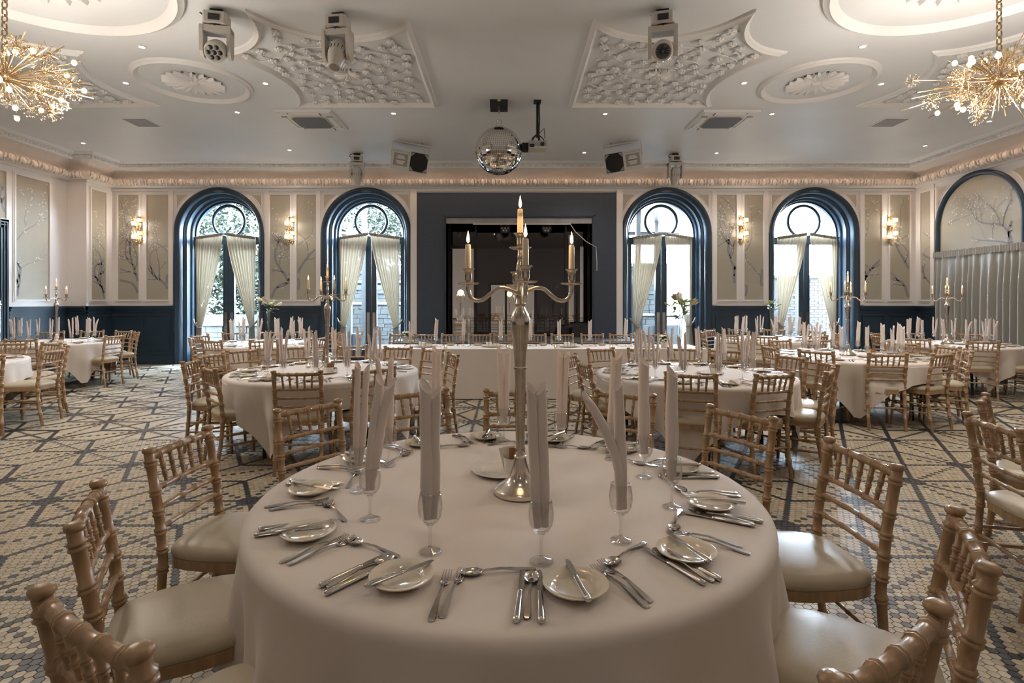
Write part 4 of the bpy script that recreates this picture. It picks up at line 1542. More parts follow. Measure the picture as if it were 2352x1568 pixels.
NAPS = [napkin_me(t, i) for i, t in enumerate([
    [(-.010, -.016, .40, .017, 0), (.010, .014, .38, .016, .004)],
    [(-.011, -.045, .39, .016, -.006), (.010, .012, .42, .015, .005)],
    [(-.010, -.012, .41, .016, .004), (.011, .055, .38, .016, -.010)],
    [(-.010, .004, .42, .018, -.004), (.010, .026, .40, .016, 0)],
    [(-.012, -.03, .37, .016, .003), (.011, .034, .40, .015, .003)],
    [(-.010, -.026, .42, .017, .006), (.010, -.004, .40, .017, .008)]])]
def napkin(x, y, mes, label, rz=0.):
    t = thing('napkin', label, 'napkin', (x, y, ZT), rz, 'rolled napkins standing in glasses')
    for me in mes:
        obj('roll', me, t)
    return t
def setting(cx, cy_, th, Rt, tname, hour, level, nap=None, gpos=None, rnd=random):
    """One place at angle TH of the table: plate and butter knife, forks, knives, spoons, glass with napkin."""
    rad, rt = Vector((math.cos(th), math.sin(th), 0)), Vector((-math.sin(th), math.cos(th), 0))
    c = Vector((cx, cy_, ZT + .001))
    def P(u, r, dz=0):
        return c + rad * r + rt * u + Vector((0, 0, dz))
    face = th + PI / 2          # +y of the ware points to the table's middle
    j = lambda a: rnd.uniform(-a, a)
    of = ', %s, %s' % (hour, tname)
    a = j(.15)
    PLATE.put(P(-.215 + j(.008), Rt - .21 + j(.012)), 0, 'cream side plate' + of)
    BUTTER.put(P(-.215 + j(.008), Rt - .205, .0205), 0, 'butter knife across the side plate' + of, rot=(0, 0, face - .55 + j(.25)))
    if level >= 1:
        b = j(.12)
        FORK.put(P(-.112, Rt - .165 + j(.01)), face + j(.06) - .03 + b * .3, 'fork nearer the plate' + of)
        FORK.put(P(-.084, Rt - .175 + j(.01)), face + j(.06) - .03 + b * .3, 'fork farther from the plate' + of)
        KNIFE.put(P(.078, Rt - .17 + j(.01)), face + j(.05), 'inner table knife' + of)
        SPOON.put(P(.102, Rt - .165 + j(.01), .002), face + j(.05), 'spoon lying between the two knives' + of)
        KNIFE.put(P(.126, Rt - .165 + j(.01)), face + j(.05), 'outer table knife' + of)
        SPOON.put(P(.012 + j(.008), Rt - .278 + j(.008)), face + PI / 2 + j(.35), 'dessert spoon lying crosswise above the place' + of)
    else:
        FORK.put(P(-.08, Rt - .165), face + j(.06), 'fork' + of)
        KNIFE.put(P(.10, Rt - .165), face + j(.06), 'table knife' + of)
        SPOON.put(P(.135, Rt - .165), face + j(.06), 'spoon' + of)
    if gpos is None:
        gpos = P(.11 + j(.015), Rt - .39 + j(.015))
    GLASS.put((gpos[0], gpos[1], ZT + .001), j(3), 'wine glass holding a rolled napkin' + of)
    napkin(gpos[0], gpos[1], nap or rnd.choice(NAPS), 'rolled white napkin standing in the glass' + of, 0 if nap else j(.5) + (PI if rnd.random() < .5 else 0))

# ------------------------------------------------------------------ table decorations
def candle_at(x, y, z, label, h=.092, r=.0112):
    t = thing('candle', label, 'candle', (x, y, z), 0, 'lit ivory candles')
    M().lathe([(r, 0), (r * .95, h * .5), (r * .88, h - .003), (r * .7, h), (.0, h - .002)], 12).build('wax', 'wax', t, 50)
    M().tube([(0, 0, h - .002), (.001, 0, h + .008)], .0012, 4).build('wick', 'black_metal', t)
    M().lathe([(.0, .004), (.0038, .008), (.0058, .015), (.0045, .027), (.002, .040), (.0, .050)], 10, (0, 0, h)).build('flame', 'flame', t, 180)
    return t
def make_candelabra():
    t = thing('candelabra', 'x', 'candelabra', group='tall silver candelabras')
    M().lathe([(.0, .0), (.094, .0), (.097, .004), (.096, .018), (.090, .024), (.070, .034), (.050, .050), (.036, .075), (.027, .105), (.0215, .132)], 32).build('base', 'silver', t, 35)
    m = M().lathe([(.0215, .130), (.0235, .134), (.0235, .138), (.019, .143), (.0165, .165), (.0175, .30), (.0205, .452)], 24, flute=.12, fr=(.17, .45))
    m.build('stem', 'silver', t, 40)
    m = M().lathe([(.0205, .452), (.0245, .455), (.0245, .461), (.0205, .464), (.0225, .50), (.029, .565), (.0345, .615), (.0355, .635), (.031, .656), (.021, .672), (.0165, .682), (.0195, .687), (.0205, .694), (.0165, .70), (.0135, .715)], 24, flute=.09, fr=(.47, .60))
    m.build('vase_knop', 'silver', t, 40)
    m = M().lathe([(.0135, .713), (.017, .722), (.0155, .735), (.011, .745), (.0125, .76), (.0095, .775), (.010, .795), (.0145, .81), (.016, .825), (.011, .845), (.009, .86), (.012, .866), (.009, .874), (.0085, .895)], 18)
    m.build('upper_stem', 'silver', t, 50)
    cup = [(.008, 0), (.034, .002), (.040, .006), (.0405, .0085), (.030, .0075), (.010, .010), (.0125, .016), (.0135, .022), (.0125, .04), (.0165, .052), (.0235, .058), (.0235, .060), (.0135, .059), (.0, .056)]
    M().lathe(cup, 20, (0, 0, .893)).build('candle_cup', 'silver', t, 50)
    for k in range(4):
        a = k * PI / 2
        pts = []
        ctrl = [(.012, .735), (.030, .742), (.058, .752), (.088, .748), (.112, .728), (.138, .708), (.166, .706), (.184, .722), (.190, .745), (.191, .764)]
        pts = [(r * math.cos(a), r * math.sin(a), z) for r, z in ctrl]
        # smooth the curve
        sm = []
        for i in range(len(pts) - 1):
            p0, p1, p2, p3 = (Vector(pts[max(0, min(len(pts) - 1, i + q))]) for q in (-1, 0, 1, 2))
            for s in (0, .5):
                sm.append(.5 * ((2 * p1) + (-p0 + p2) * s + (2 * p0 - 5 * p1 + 4 * p2 - p3) * s * s + (-p0 + 3 * p1 - 3 * p2 + p3) * s ** 3))
        sm.append(Vector(pts[-1]))
        arm = M().tube(sm, .0078, 10).build('arm', 'silver', t, 60)
        M().lathe(cup, 20, (.191 * math.cos(a), .191 * math.sin(a), .762)).build('candle_cup', 'silver', arm, 50)
    return t
CANDEL = Proto(make_candelabra())
def candelabra(x, y, rz, label, short, light=True, arms=(0, 1, 2, 3)):
    CANDEL.put((x, y, ZT + .001), rz, label)
    candle_at(x, y, ZT + .001 + .893 + .057, 'lit ivory candle in the middle cup of the ' + short)
    nm = [['right', 'rear', 'left', 'front'] if abs(math.sin(2 * rz)) < .6 else ['rear right', 'rear left', 'front left', 'front right']][0]
    if rz < -1: nm = nm[3:] + nm[:3]
    for k in arms:
        a = rz + k * PI / 2
        candle_at(x + .191 * math.cos(a), y + .191 * math.sin(a), ZT + .001 + .762 + .057, 'lit ivory candle on the %s arm of the %s' % (nm[k], short))
    if light:
        lamp('candle_glow', 'POINT', (x, y, ZT + 1.02), CANDLE_W * 3, (1, .6, .28), .12)
def leaf(m, p, d, L, w, up=Vector((0, 0, 1)), mi=0, droop=.3):
    d = d.normalized()
    s = d.cross(up)
    s = s.normalized() if s.length > .01 else Vector((1, 0, 0))
    n = s.cross(d)
    prof = [(0, .1), (.25, .8), (.5, 1), (.75, .7), (1, .03)]
    vs = []
    for t, k in prof:
        c = p + d * (L * t) - up * (droop * L * t * t)
        vs += [tuple(c - s * (w * k) + n * (.25 * w * k)), tuple(c), tuple(c + s * (w * k) + n * (.25 * w * k))]
    fs = []
    for i in range(4):
        fs += [(3 * i, 3 * i + 1, 3 * i + 4, 3 * i + 3), (3 * i + 1, 3 * i + 2, 3 * i + 5, 3 * i + 4)]
    return m.add(vs, fs, mi)
def lily_vase(x, y, label, fl_label, seed, blooms):
    rnd = random.Random(seed)
    t = thing('flower_vase', label, 'vase', (x, y, ZT + .001), 0, 'tall glass vases')
    M().lathe([(.0, .0), (.055, .001), (.057, .006), (.040, .014), (.022, .05), (.016, .16), (.017, .30), (.023, .42), (.032, .515), (.033, .53), (.031, .53), (.021, .42), (.014, .28), (.013, .16), (.018, .05), (.0, .03)], 20).build('glass_body', 'glass', t, 180)
    f = thing('lily_stems', fl_label, 'flowers', (x, y, ZT + .05), 0, 'lilies in tall vases')
    sm, lm = M(), M()
    tips = []
    for k in range(5):
        a = k * 1.26 + rnd.random()
        sp = rnd.uniform(.03, .10)
        top = Vector((sp * math.cos(a), sp * math.sin(a), .56 + rnd.uniform(0, .10)))
        sm.tube([(.008 * math.cos(a + 2), .008 * math.sin(a + 2), 0), (.008 * math.cos(a), .008 * math.sin(a), .30), (.012 * math.cos(a), .012 * math.sin(a), .46), top], .0035, 5)
        tips.append((top, a))
        for q in range(4):
            b = rnd.uniform(0, 6)
            leaf(lm, Vector((top.x * .6, top.y * .6, .47 + .04 * q)), Vector((math.cos(b), math.sin(b), rnd.uniform(.1, .9))), rnd.uniform(.11, .18), .019)
    sm.build('stems', 'stem_green', f, 60)
    lo = lm.build('leaves', 'leaf', f, 60)
    lo['kind'] = 'stuff'
    for k, (p, a) in enumerate(tips):
        for q in range(2):
            b = a + q * 2.1 + rnd.uniform(-.4, .4)
            d = Vector((math.cos(b), math.sin(b), rnd.uniform(.2, .9))).normalized()
            e = p + d * .05
            if (k * 2 + q) < blooms:
                m = M()
                sd = d.orthogonal().normalized()
                for s in range(6):
                    ax = Matrix.Rotation(s * PI / 3, 3, d) @ sd
                    leaf(m, e - d * .02, (d * 1.0 + ax * .62), .115, .024, -ax, 0, -.25)
                m.tube([e - d * .05, e - d * .015], [.003, .008], 6)
                m.build('lily_bloom', 'petal', f, 60)
            else:
                M().tube([e - d * .05, e - d * .01, e + d * .03, e + d * .05], [.003, .009, .010, .003], 7).build('lily_bud', 'bud', f, 60)
def flower_bowl(x, y, z, label, lbl2, seed):
    rnd = random.Random(seed)
    t = M().lathe([(.0, .0), (.045, .0), (.048, .01), (.062, .10), (.064, .105), (.058, .105), (.05, .05), (.0, .04)], 20).build('flower_pot', 'white_china', None, 50, loc=(x, y, z))
    tag(t, label, 'pot', 'small white pots on the head table')
    f = thing('flower_posy', lbl2, 'flowers', (x, y, z + .085), 0, 'posies on the head table')
    lm, bm_ = M(), M()
    for k in range(70):
        a, e = rnd.uniform(0, 2 * PI), rnd.uniform(.0, 1.2)
        d = Vector((math.cos(a) * math.cos(e), math.sin(a) * math.cos(e), math.sin(e)))
        leaf(lm, d * rnd.uniform(.03, .07), d + Vector((0, 0, .2)), rnd.uniform(.05, .085), .016)
    lm.build('leaves', 'leaf', f, 60)['kind'] = 'stuff'
    for k in range(16):
        a, e = k * 2.4, rnd.uniform(.3, 1.3)
        d = Vector((math.cos(a) * math.cos(e), math.sin(a) * math.cos(e), math.sin(e)))
        b = M()
        c = d * rnd.uniform(.085, .105)
        for q in range(5):
            b.ball(c + Vector((.012 * math.cos(q * 1.257), .012 * math.sin(q * 1.257), .004)), (.013, .013, .009), 6, 4)
        b.build('blossom', 'petal', f, 60)
def tealight(x, y, label, z=ZT):
    t = thing('tealight_holder', label, 'tealight', (x, y, z + .001), 0, 'glass tealight holders')
    M().lathe([(.0, .0), (.024, .0), (.026, .004), (.029, .062), (.027, .062), (.024, .008), (.0, .006)], 16).build('glass_cup', 'glass', t, 60)
    M().lathe([(.0, .007), (.019, .007), (.019, .022), (.0, .021)], 14).build('wax', 'wax', t, 40)
    M().lathe([(.0, .022), (.003, .026), (.004, .032), (.002, .043), (.0, .050)], 8).build('flame', 'flame', t, 180)
def sugar(x, y, tname, yaw=0.):
    p = M().lathe(plate_profile(.125, .014), 40).build('serving_plate', 'white_china', None, 60, loc=(x, y, ZT + .001))
    tag(p, 'larger cream plate under the sugar bowl, ' + tname, 'plate', 'plates under sugar bowls')
    bx, by = x + .05, y + .01
    b = M().lathe([(.0, .0), (.036, .0), (.038, .003), (.042, .05), (.043, .054), (.040, .054), (.036, .008), (.0, .006)], 22).build('sugar_bowl', 'white_china', None, 50, loc=(bx, by, ZT + .006))
    tag(b, 'small white sugar bowl full of packets, ' + tname, 'bowl', 'sugar bowls')
    rnd = random.Random(int(x * 100))
    for k, (dx, dy, mt_, nm, th) in enumerate(((-.022, .006, 'paper', 'white sugar packet leaning left in the bowl, ', .25), (-.006, .016, 'paper', 'white sugar packet at the back of the bowl, ', .1), (.002, -.012, 'kraft', 'brown sugar packet at the front of the bowl, ', 0.), (.018, .002, 'kraft', 'brown sugar packet leaning right in the bowl, ', -.18))):
        m = M().span((-.019, -.003, 0), (.019, .003, .080))
        m.span((-.019, -.001, .080), (.019, .001, .084))
        o = m.build('sugar_packet', mt_, None, loc=(bx + dx, by + dy, ZT + .016))
        o.rotation_euler = (rnd.uniform(-.08, .08), -th, rnd.uniform(-.3, .3))
        tag(o, nm + tname, 'sugar packet', 'sugar packets')

# ------------------------------------------------------------------ laid tables
T = {
    'front': (.0, 2.01, 'large front table'),
    'cl': (-1.86, 5.42, 'candelabra table left of centre'),
    'cr': (1.80, 5.22, 'lily table right of centre'),
    'r': (4.42, 6.90, 'candelabra table before the right windows'),
    'fr': (7.25, 8.78, 'candelabra table by the grey drape'),
    'br': (4.85, 10.0, 'lily table by the right windows'),
    'bl': (-4.05, 8.95, 'lily table by the left windows'),
    'fl': (-7.85, 9.22, 'candelabra table by the left wall'),
    'nl': (-6.75, 6.15, 'table cut by the left edge'),
}
for k, (x, y, nm) in T.items():
    round_table(x, y, 'round folding table under the cloth, ' + nm, .895 if k == 'front' else .915)
    if k == 'front':
        round_cloth(x, y, 'cream cloth hanging to the floor on the large front table', 0, full=.70, seed=2, Rt=.90)
    else:
        round_cloth(x, y, 'square cream cloth with low corners, ' + nm, {'cl': .55, 'cr': .40, 'r': .3, 'fr': .7, 'br': .2, 'bl': .9, 'fl': .35, 'nl': .5}[k], seed=len(k) + int(x * 10))
# front table: glasses and napkins where they stand
FG = [((988, 1268), [(-5, 977, 885, 17), (9, 1001, 902, 14)]), ((1243, 1290), [(-9, 1219, 890, 14), (9, 1243, 893, 15)]), ((1426, 1242), [(-5, 1343, 908, 13), (6, 1420, 885, 15)]),
      ((1543, 1165), [(-3, 1541, 852, 14), (4, 1548, 868, 12)]), ((1480, 1096), [(-3, 1476, 826, 13), (4, 1482, 845, 11)]), ((1405, 1055), [(-3, 1411, 828, 10), (4, 1421, 816, 11)]),
      ((1288, 1027), [(-4, 1287, 812, 8), (4, 1302, 814, 8)]), ((1157, 1013), [(-3, 1147, 803, 8), (3, 1167, 806, 8)]), ((1000, 1025), [(-3, 999, 802, 8), (4, 1008, 808, 8)]),
      ((892, 1070), [(-5, 866, 818, 8), (4, 897, 824, 9)]), ((823, 1128), [(-4, 822, 838, 9), (5, 842, 846, 10)]), ((850, 1192), [(3, 899, 880, 15), (-4, 872, 872, 11)])]
x, y, nm = T['front']
rs = random.Random(4)
left_ = list(range(12))
for k, deg in enumerate((-94, -60, -30, 2, 33, 61, 89, 116, 143, 170, 201, 231)):
    th = R(deg)
    # the glass nearest this place's right hand
    want = Vector((x, y, 0)) + Vector((math.cos(th + R(8)), math.sin(th + R(8)), 0)) * .55
    i = min(left_, key=lambda q: (G(*FG[q][0], ZT) - want).length)
    left_.remove(i)
    (gx, gy), tubes = FG[i]
    g = G(gx, gy, ZT)
    s = F / g.y
    mes = napkin_me([(b / s, (tx - gx) / s, HC + (HY - ty) / s - ZT, w / s, (.022 if (tx - gx) / s < -.09 else .0)) for b, tx, ty, w in tubes], 20 + k)
    h = place_name(math.cos(th), math.sin(th), 'front place %s')[12:] + ' place'
    setting(x, y, th, .90, nm, h, 2, mes, g, rs)
candelabra(.043, 1.96, R(-86), 'large silver five-armed candelabra in the middle of the front table', 'candelabra on the front table', True, (0, 1, 3))
lamp('candle_glow', 'POINT', (.03, 1.95, 1.98), CANDLE_W * 2, (1, .6, .28), .05)
sugar(-.03, 2.20, 'front table')
for k, rz, lv in (('cl', R(40), 1), ('cr', 0, 1), ('r', R(50), 1), ('fr', R(45), 0), ('br', 0, 0), ('bl', 0, 0), ('fl', R(0), 0), ('nl', 0, 0)):
    x, y, nm = T[k]
    rs = random.Random(len(nm) * 7 + int(abs(x) * 10))
    off = rs.uniform(-8, 8)
    for q in range(12):
        th = R(-90 + 30 * q + off)
        px_ = HX + (x + .6 * math.cos(th)) / (y + .6 * math.sin(th)) * F
        if not -40 < px_ < 2392:
            continue
        h = place_name(math.cos(th), math.sin(th), k + ' place %s')[len(k) + 7:] + ' place'
        setting(x, y, th, .92, nm, h, lv, rnd=rs)
x, y, nm = T['cl']; candelabra(x + .02, y, R(38), 'silver five-armed candelabra on the ' + nm, 'candelabra left of centre'); sugar(x + .06, y - .22, nm); tealight(x - .25, y + .2, 'glass tealight on the ' + nm)
x, y, nm = T['r']; candelabra(x - .03, y, R(48), 'silver five-armed candelabra on the ' + nm, 'candelabra before the right windows'); sugar(x + .1, y - .2, nm)
x, y, nm = T['fr']; candelabra(x - .03, y, R(45), 'silver five-armed candelabra on the ' + nm, 'candelabra by the grey drape'); sugar(x + .12, y - .15, nm)
x, y, nm = T['fl']; candelabra(x + .05, y - .02, R(-4), 'silver five-armed candelabra on the ' + nm, 'candelabra by the left wall'); sugar(x + .3, y - .3, nm)
lily_vase(1.72, 5.34, 'tall slim glass vase on the lily table right of centre', 'cream open lilies with dark leaves on the lily table right of centre', 3, 4)
lily_vase(4.95, 10.05, 'tall slim glass vase on the lily table by the right windows', 'green unopened lilies before the right windows', 5, 0)
lily_vase(-4.05, 9.0, 'tall slim glass vase on the lily table by the left windows', 'white lilies with green buds before the left windows', 8, 6)
tealight(*G(1648, 853, ZT)[:2], 'lit glass tealight on the near side of the lily table right of centre')
tealight(*G(590, 786, ZT)[:2], 'lit glass tealight on the lily table by the left windows')
sugar(1.95, 5.15, 'lily table right of centre')

# head table ---------------------------------------------------------------------------
hx0, hx1, hy0, hy1 = -2.06, 2.92, 7.83, 8.68
t = thing('long_table', 'long straight head table with dark legs under the white cloth', 'table', (0, 0, 0))
M().span((hx0 + .02, hy0 + .02, .70), (hx1 - .02, hy1 - .02, .735)).build('tabletop', 'grey_table', t)
for a in (hx0 + .2, -.4, 1.2, hx1 - .2):
    for b in (hy0 + .15, hy1 - .15):
        M().tube([(a, b, .7), (a, b, 0)], .02, 8).build('leg', 'black_metal', t)
m = M()
nu, ph = 150, .5
def hem(u, v):
    """Round the table's edge (u) and down to the floor (v)."""
    per = [(hx0, hy1), (hx0, hy0), (hx1, hy0), (hx1, hy1)]
    L = [hy1 - hy0, hx1 - hx0, hy1 - hy0]
    d = u * sum(L)
    i = 0
    while i < 2 and d > L[i]:
        d -= L[i]
        i += 1
    f = min(1, d / L[i])
    a, b = per[i], per[i + 1]
    n = [(-1, 0), (0, -1), (1, 0)][i]
    w = .012 * v * math.sin(d * 9 + i) + .006 * v * math.sin(d * 23)
    w += .04 * v * (1 if min(f, 1 - f) < .02 and True else 0)
    return (a[0] + (b[0] - a[0]) * f + n[0] * (w + .006), a[1] + (b[1] - a[1]) * f + n[1] * (w + .006), ZT - (ZT - .015) * v)
m.grid(hem, nu, 10)
m.span((hx0 - .006, hy0 - .006, .738), (hx1 + .006, hy1 + .006, ZT))
m.grid(lambda u, v: (hx0 + (hx1 - hx0) * u, hy1 + .006 + .01 * v * math.sin(u * 40), ZT - .5 * v), 60, 3)
tag(m.build('tablecloth', 'cloth', None, 40), 'long white cloth to the floor on the head table before the stage', 'tablecloth', 'cream tablecloths')
for k, px_ in enumerate((920, 976, 1040, 1102, 1160, 1228, 1291, 1360, 1425, 1503)):
    d = 9.43
    o = CHAIR.put(((px_ - HX) / F * d, d - .235, 0), PI, 'limed wood chair number %s from the left behind the white head table' % ['one', 'two', 'three', 'four', 'five', 'six', 'seven', 'eight', 'nine', 'ten'][k])
rs = random.Random(77)
for k, px_ in enumerate((943, 1001, 1064, 1150, 1218, 1284, 1355, 1436)):
    gx = (px_ - HX) / F * 8.35
    nth = ['first', 'second', 'third', 'fourth', 'fifth', 'sixth', 'seventh', 'eighth'][k]
    GLASS.put((gx, 8.35, ZT + .001), 0, 'wine glass with napkin, %s from the left on the white head table' % nth)
    napkin(gx, 8.35, rs.choice([NAPS[0], NAPS[3], NAPS[0], NAPS[4]]), 'rolled napkin, %s from the left on the white head table' % nth, rs.choice((0, PI)))
    PLATE.put((gx + .22, 8.5, ZT + .001), 0, 'cream side plate, %s from the left on the white head table' % nth)
    KNIFE.put((gx - .10, 8.5, ZT + .001), PI, 'table knife, %s from the left on the white head table' % nth)
    FORK.put((gx + .10, 8.5, ZT + .001), PI, 'fork, %s from the left on the white head table' % nth)
    SPOON.put((gx, 8.28, ZT + .001), 1.4, 'spoon, %s from the left on the white head table' % nth)
flower_bowl(*G(932, 787, ZT)[:2], ZT + .001, 'small white flower pot at the left end of the head table', 'posy of white flowers and leaves at the left end of the head table', 4)
flower_bowl(*G(1526, 799, ZT)[:2], ZT + .001, 'small white flower pot at the right end of the head table', 'posy of white flowers and leaves at the right end of the head table', 6)
for k, px_ in enumerate((975, 1129, 1308, 1482)):
    nth = ['first', 'second', 'third', 'fourth'][k]
    q = G(px_, 797, ZT)
    o = M().lathe(plate_profile(.15, .014), 32).build('serving_plate', 'white_china', None, 60, loc=(q.x, q.y, ZT + .001))
    o.scale = (1.1, .6, 1)
    tag(o, '%s oval cruet plate from the left on the head table' % nth, 'plate', 'oval plates on the head table')
    for j_, dx in enumerate((-.065, -.015, .045, .09)):
        c = M().lathe([(.0, .0), (.021, .0), (.022, .07), (.015, .076), (.0, .077)] if j_ < 2 else [(.0, .0), (.028, .0), (.03, .05), (.027, .05), (.0, .01)], 14).build('salt_shaker' if j_ < 2 else 'small_pot', 'white_china', None, 50, loc=(q.x + dx, q.y, ZT + .006))
        tag(c, '%s on the %s cruet plate from the left' % (['white pepper shaker', 'white salt shaker', 'small white pot', 'small white pot at the right end'][j_], nth), 'shaker' if j_ < 2 else 'pot', 'cruets on the head table')
for k, px_ in enumerate((1024, 1166, 1276, 1404)):
    tealight(*G(px_, 800, ZT)[:2], 'lit glass tealight, %s from the left, on the front edge of the head table' % ['first', 'second', 'third', 'fourth'][k])

# chairs round the tables: (x, y) of the middle of each chair's back
CH = {
    'front': [(-.775, .99, .5, .87), (-1.21, 1.546, .865, .5), (-1.387, 2.27, 1, -.05), (-1.11, 2.98, .79, -.61), (-.57, 3.44, .5, -.85), (.045, 3.47, 0, -1), (.73, 3.38, -.55, -.83), (1.21, 2.80, -.86, -.51), (1.35, 2.06, -1, -.03), (1.14, 1.33, -.85, .52), (.656, .925, -.53, .85)],
    'cl': [(-1.75, 4.42), (-2.62, 4.68), (-3.11, 5.25), (-3.28, 5.86), (-3.18, 6.40), (-2.70, 6.85), (-2.06, 7.0), (-1.41, 6.80), (-.92, 6.45), (-.62, 5.93), (-1.16, 4.62)],
    'cr': [(1.47, 4.30), (2.13, 4.28), (2.70, 4.50), (3.02, 5.05), (3.0, 5.66), (2.60, 6.39), (2.18, 6.60), (1.67, 6.6), (1.14, 6.55), (.67, 5.78), (.72, 5.05)],
    'r': [(4.23, 5.95), (4.84, 5.95), (5.42, 6.30), (5.66, 6.88), (5.55, 7.50), (4.7, 8.1), (4.1, 8.05), (3.42, 7.6), (3.36, 6.85), (3.62, 6.28)],
    'fr': [(6.92, 7.78), (7.70, 7.78), (6.38, 8.35), (6.2, 8.95), (7.45, 9.85), (8.25, 9.55), (6.75, 9.75), (8.35, 8.3)],
    'br': [(4.27, 8.9), (3.85, 9.35), (3.72, 10.2), (4.1, 10.85), (4.77, 11.1), (5.45, 10.95), (5.95, 10.3), (5.9, 9.6), (5.2, 8.95)],
    'bl': [(-4.42, 7.95), (-3.66, 7.98), (-5.05, 8.5), (-5.28, 9.15), (-5.1, 9.9), (-4.55, 10.2), (-4.0, 10.3), (-3.3, 10.0), (-2.95, 9.4), (-3.05, 8.5)],
    'fl': [(-7.45, 8.15), (-8.2, 8.15), (-6.72, 9.1), (-7.02, 10.05), (-7.55, 10.45), (-8.2, 10.5), (-8.75, 10.2)],
    'nl': [(-5.5, 5.55), (-5.47, 6.40), (-6.35, 7.4), (-6.95, 7.45), (-5.85, 7.05)],
}
for k, lst in CH.items():
    x, y, nm = T[k]
    for c in lst:
        seat(c[0], c[1], x, y, nm, None if len(c) == 2 else math.atan2(c[3], c[2]))
for bx, by, a, nm in ((2.35, 2.58, R(-12), 'limed wood chair cut by the right edge of the photo, its seat toward the edge'), (2.86, 3.2, R(-45), 'limed wood chair turned away behind the chair cut by the right edge'), (5.76, 5.75, R(-5), 'limed wood chair by the right edge in front of the grey drape table')):
    CHAIR.put((bx + .235 * math.cos(a), by + .235 * math.sin(a), 0), a - PI / 2, nm)
# ------------------------------------------------------------------ garden outside the windows
structure('ground', M().span((-40, D + .5, -.25), (40, 60, -.06)), 'paving')
def stone_wall(x0, x1, y, z1, cap, seed, name):
    rnd = random.Random(seed)
    w = structure(name, M().span((x0, y, -.1), (x1, y + .3, z1 - .02)), 'mortar')
    z, k = -.05, 0
    while z < z1 - .05:
        h = rnd.uniform(.11, .19)
        x = x0
        while x < x1:
            l = rnd.uniform(.22, .5)
            b = min(x1, x + l)
            d_ = rnd.uniform(.02, .06)
            M().span((x + .008, y - d_, z + .006), (b - .008, y + .1, min(z1, z + h) - .006)).build('stone', 'stone', w)
            x += l
        z += h
    M().span((x0 - .05, y - .1, z1), (x1 + .05, y + .38, z1 + cap)).build('coping', 'pool_blue' if cap > .2 else 'outdoor_white', w)
stone_wall(-9.6, -6.4, 15.8, .72, .32, 1, 'wall_garden')
stone_wall(-6.2, -1.2, 18.5, 2.4, .08, 2, 'wall_terrace')
stone_wall(3.0, 5.2, 17.5, 2.6, .08, 3, 'wall_yard')
leafm = M()
for k in range(6):
    a, e = k * 2.4, (k % 3) * .5 - .4
    d = Vector((math.cos(a) * math.cos(e), math.sin(a) * math.cos(e), math.sin(e)))
    leaf(leafm, d * .04, d, .12, .04, Vector((0, 0, 1)))
sprig_me = leafm.data('leaf_cluster', 'tree_leaf', 60)
def tree(x, y, h, r, label, seed, n=1500):
    rnd = random.Random(seed)
    t = thing('garden_tree', label, 'tree', (x, y, -.1), 0, 'trees outside the windows')
    m = M().tube([(0, 0, 0), (.1, 0, h * .3), (-.05, .1, h * .6)], [.16, .12, .06], 8)
    for k in range(6):
        a = k * 1.1
        m.tube([(0, 0, h * (.3 + .05 * k)), (r * .6 * math.cos(a), r * .6 * math.sin(a), h * (.5 + .07 * k))], [.06, .02], 5)
    m.build('trunk', 'bark', t, 60)
    cm_ = M()
    base = [(v[0], v[1], v[2]) for v in leafm.v]
    for k in range(n):
        a, e, q = rnd.uniform(0, 2 * PI), math.asin(rnd.uniform(-1, 1)), rnd.uniform(.35, 1) ** .6
        p = Vector((r * q * math.cos(a) * math.cos(e), r * q * math.sin(a) * math.cos(e), h * .62 + h * .42 * q * math.sin(e)))
        mt = Matrix.Translation(p) @ Matrix.Rotation(rnd.uniform(0, 6), 4, 'Z') @ Matrix.Rotation(rnd.uniform(-1, 1), 4, 'X') @ Matrix.Scale(rnd.uniform(.8, 1.5), 4)
        cm_.add([tuple(mt @ Vector(v)) for v in base], leafm.f)
    cm_.build('crown', 'tree_leaf', t, None)['kind'] = 'stuff'
tree(-8.6, 18.5, 6.2, 2.3, 'leafy tree outside the first arched doorway from the left wall', 1, 2600)
tree(-12.4, 18.5, 6.5, 2.4, 'leafy tree farthest left in the garden', 2, 1800)
tree(-6.6, 23.0, 7.0, 2.2, 'tall leafy tree behind the garden pergola', 3, 2400)
tree(-3.6, 26.5, 8.5, 2.8, 'leafy tree behind the terrace wall left of the stage', 4, 2400)
hedge = thing('garden_hedge', 'dense dark green hedge behind the low blue capped garden wall', 'hedge', (-9.2, 17.2, -.1))
M().tube([(-3.5, .3, 0), (-3.4, .3, 1.6)], .05, 6).build('trunk', 'bark', hedge)
hm = M()
rnd = random.Random(12)
for k in range(2600):
    mt = Matrix.Translation((rnd.uniform(-4.5, 2.1), rnd.uniform(-.25, .6), 2.9 * rnd.random() + .1)) @ Matrix.Rotation(rnd.uniform(0, 6), 4, 'Z') @ Matrix.Rotation(rnd.uniform(-1, 1), 4, 'X') @ Matrix.Scale(rnd.uniform(.8, 1.5), 4)
    hm.add([tuple(mt @ Vector(v)) for v in leafm.v], leafm.f)
hm.build('foliage', 'tree_leaf', hedge)['kind'] = 'stuff'
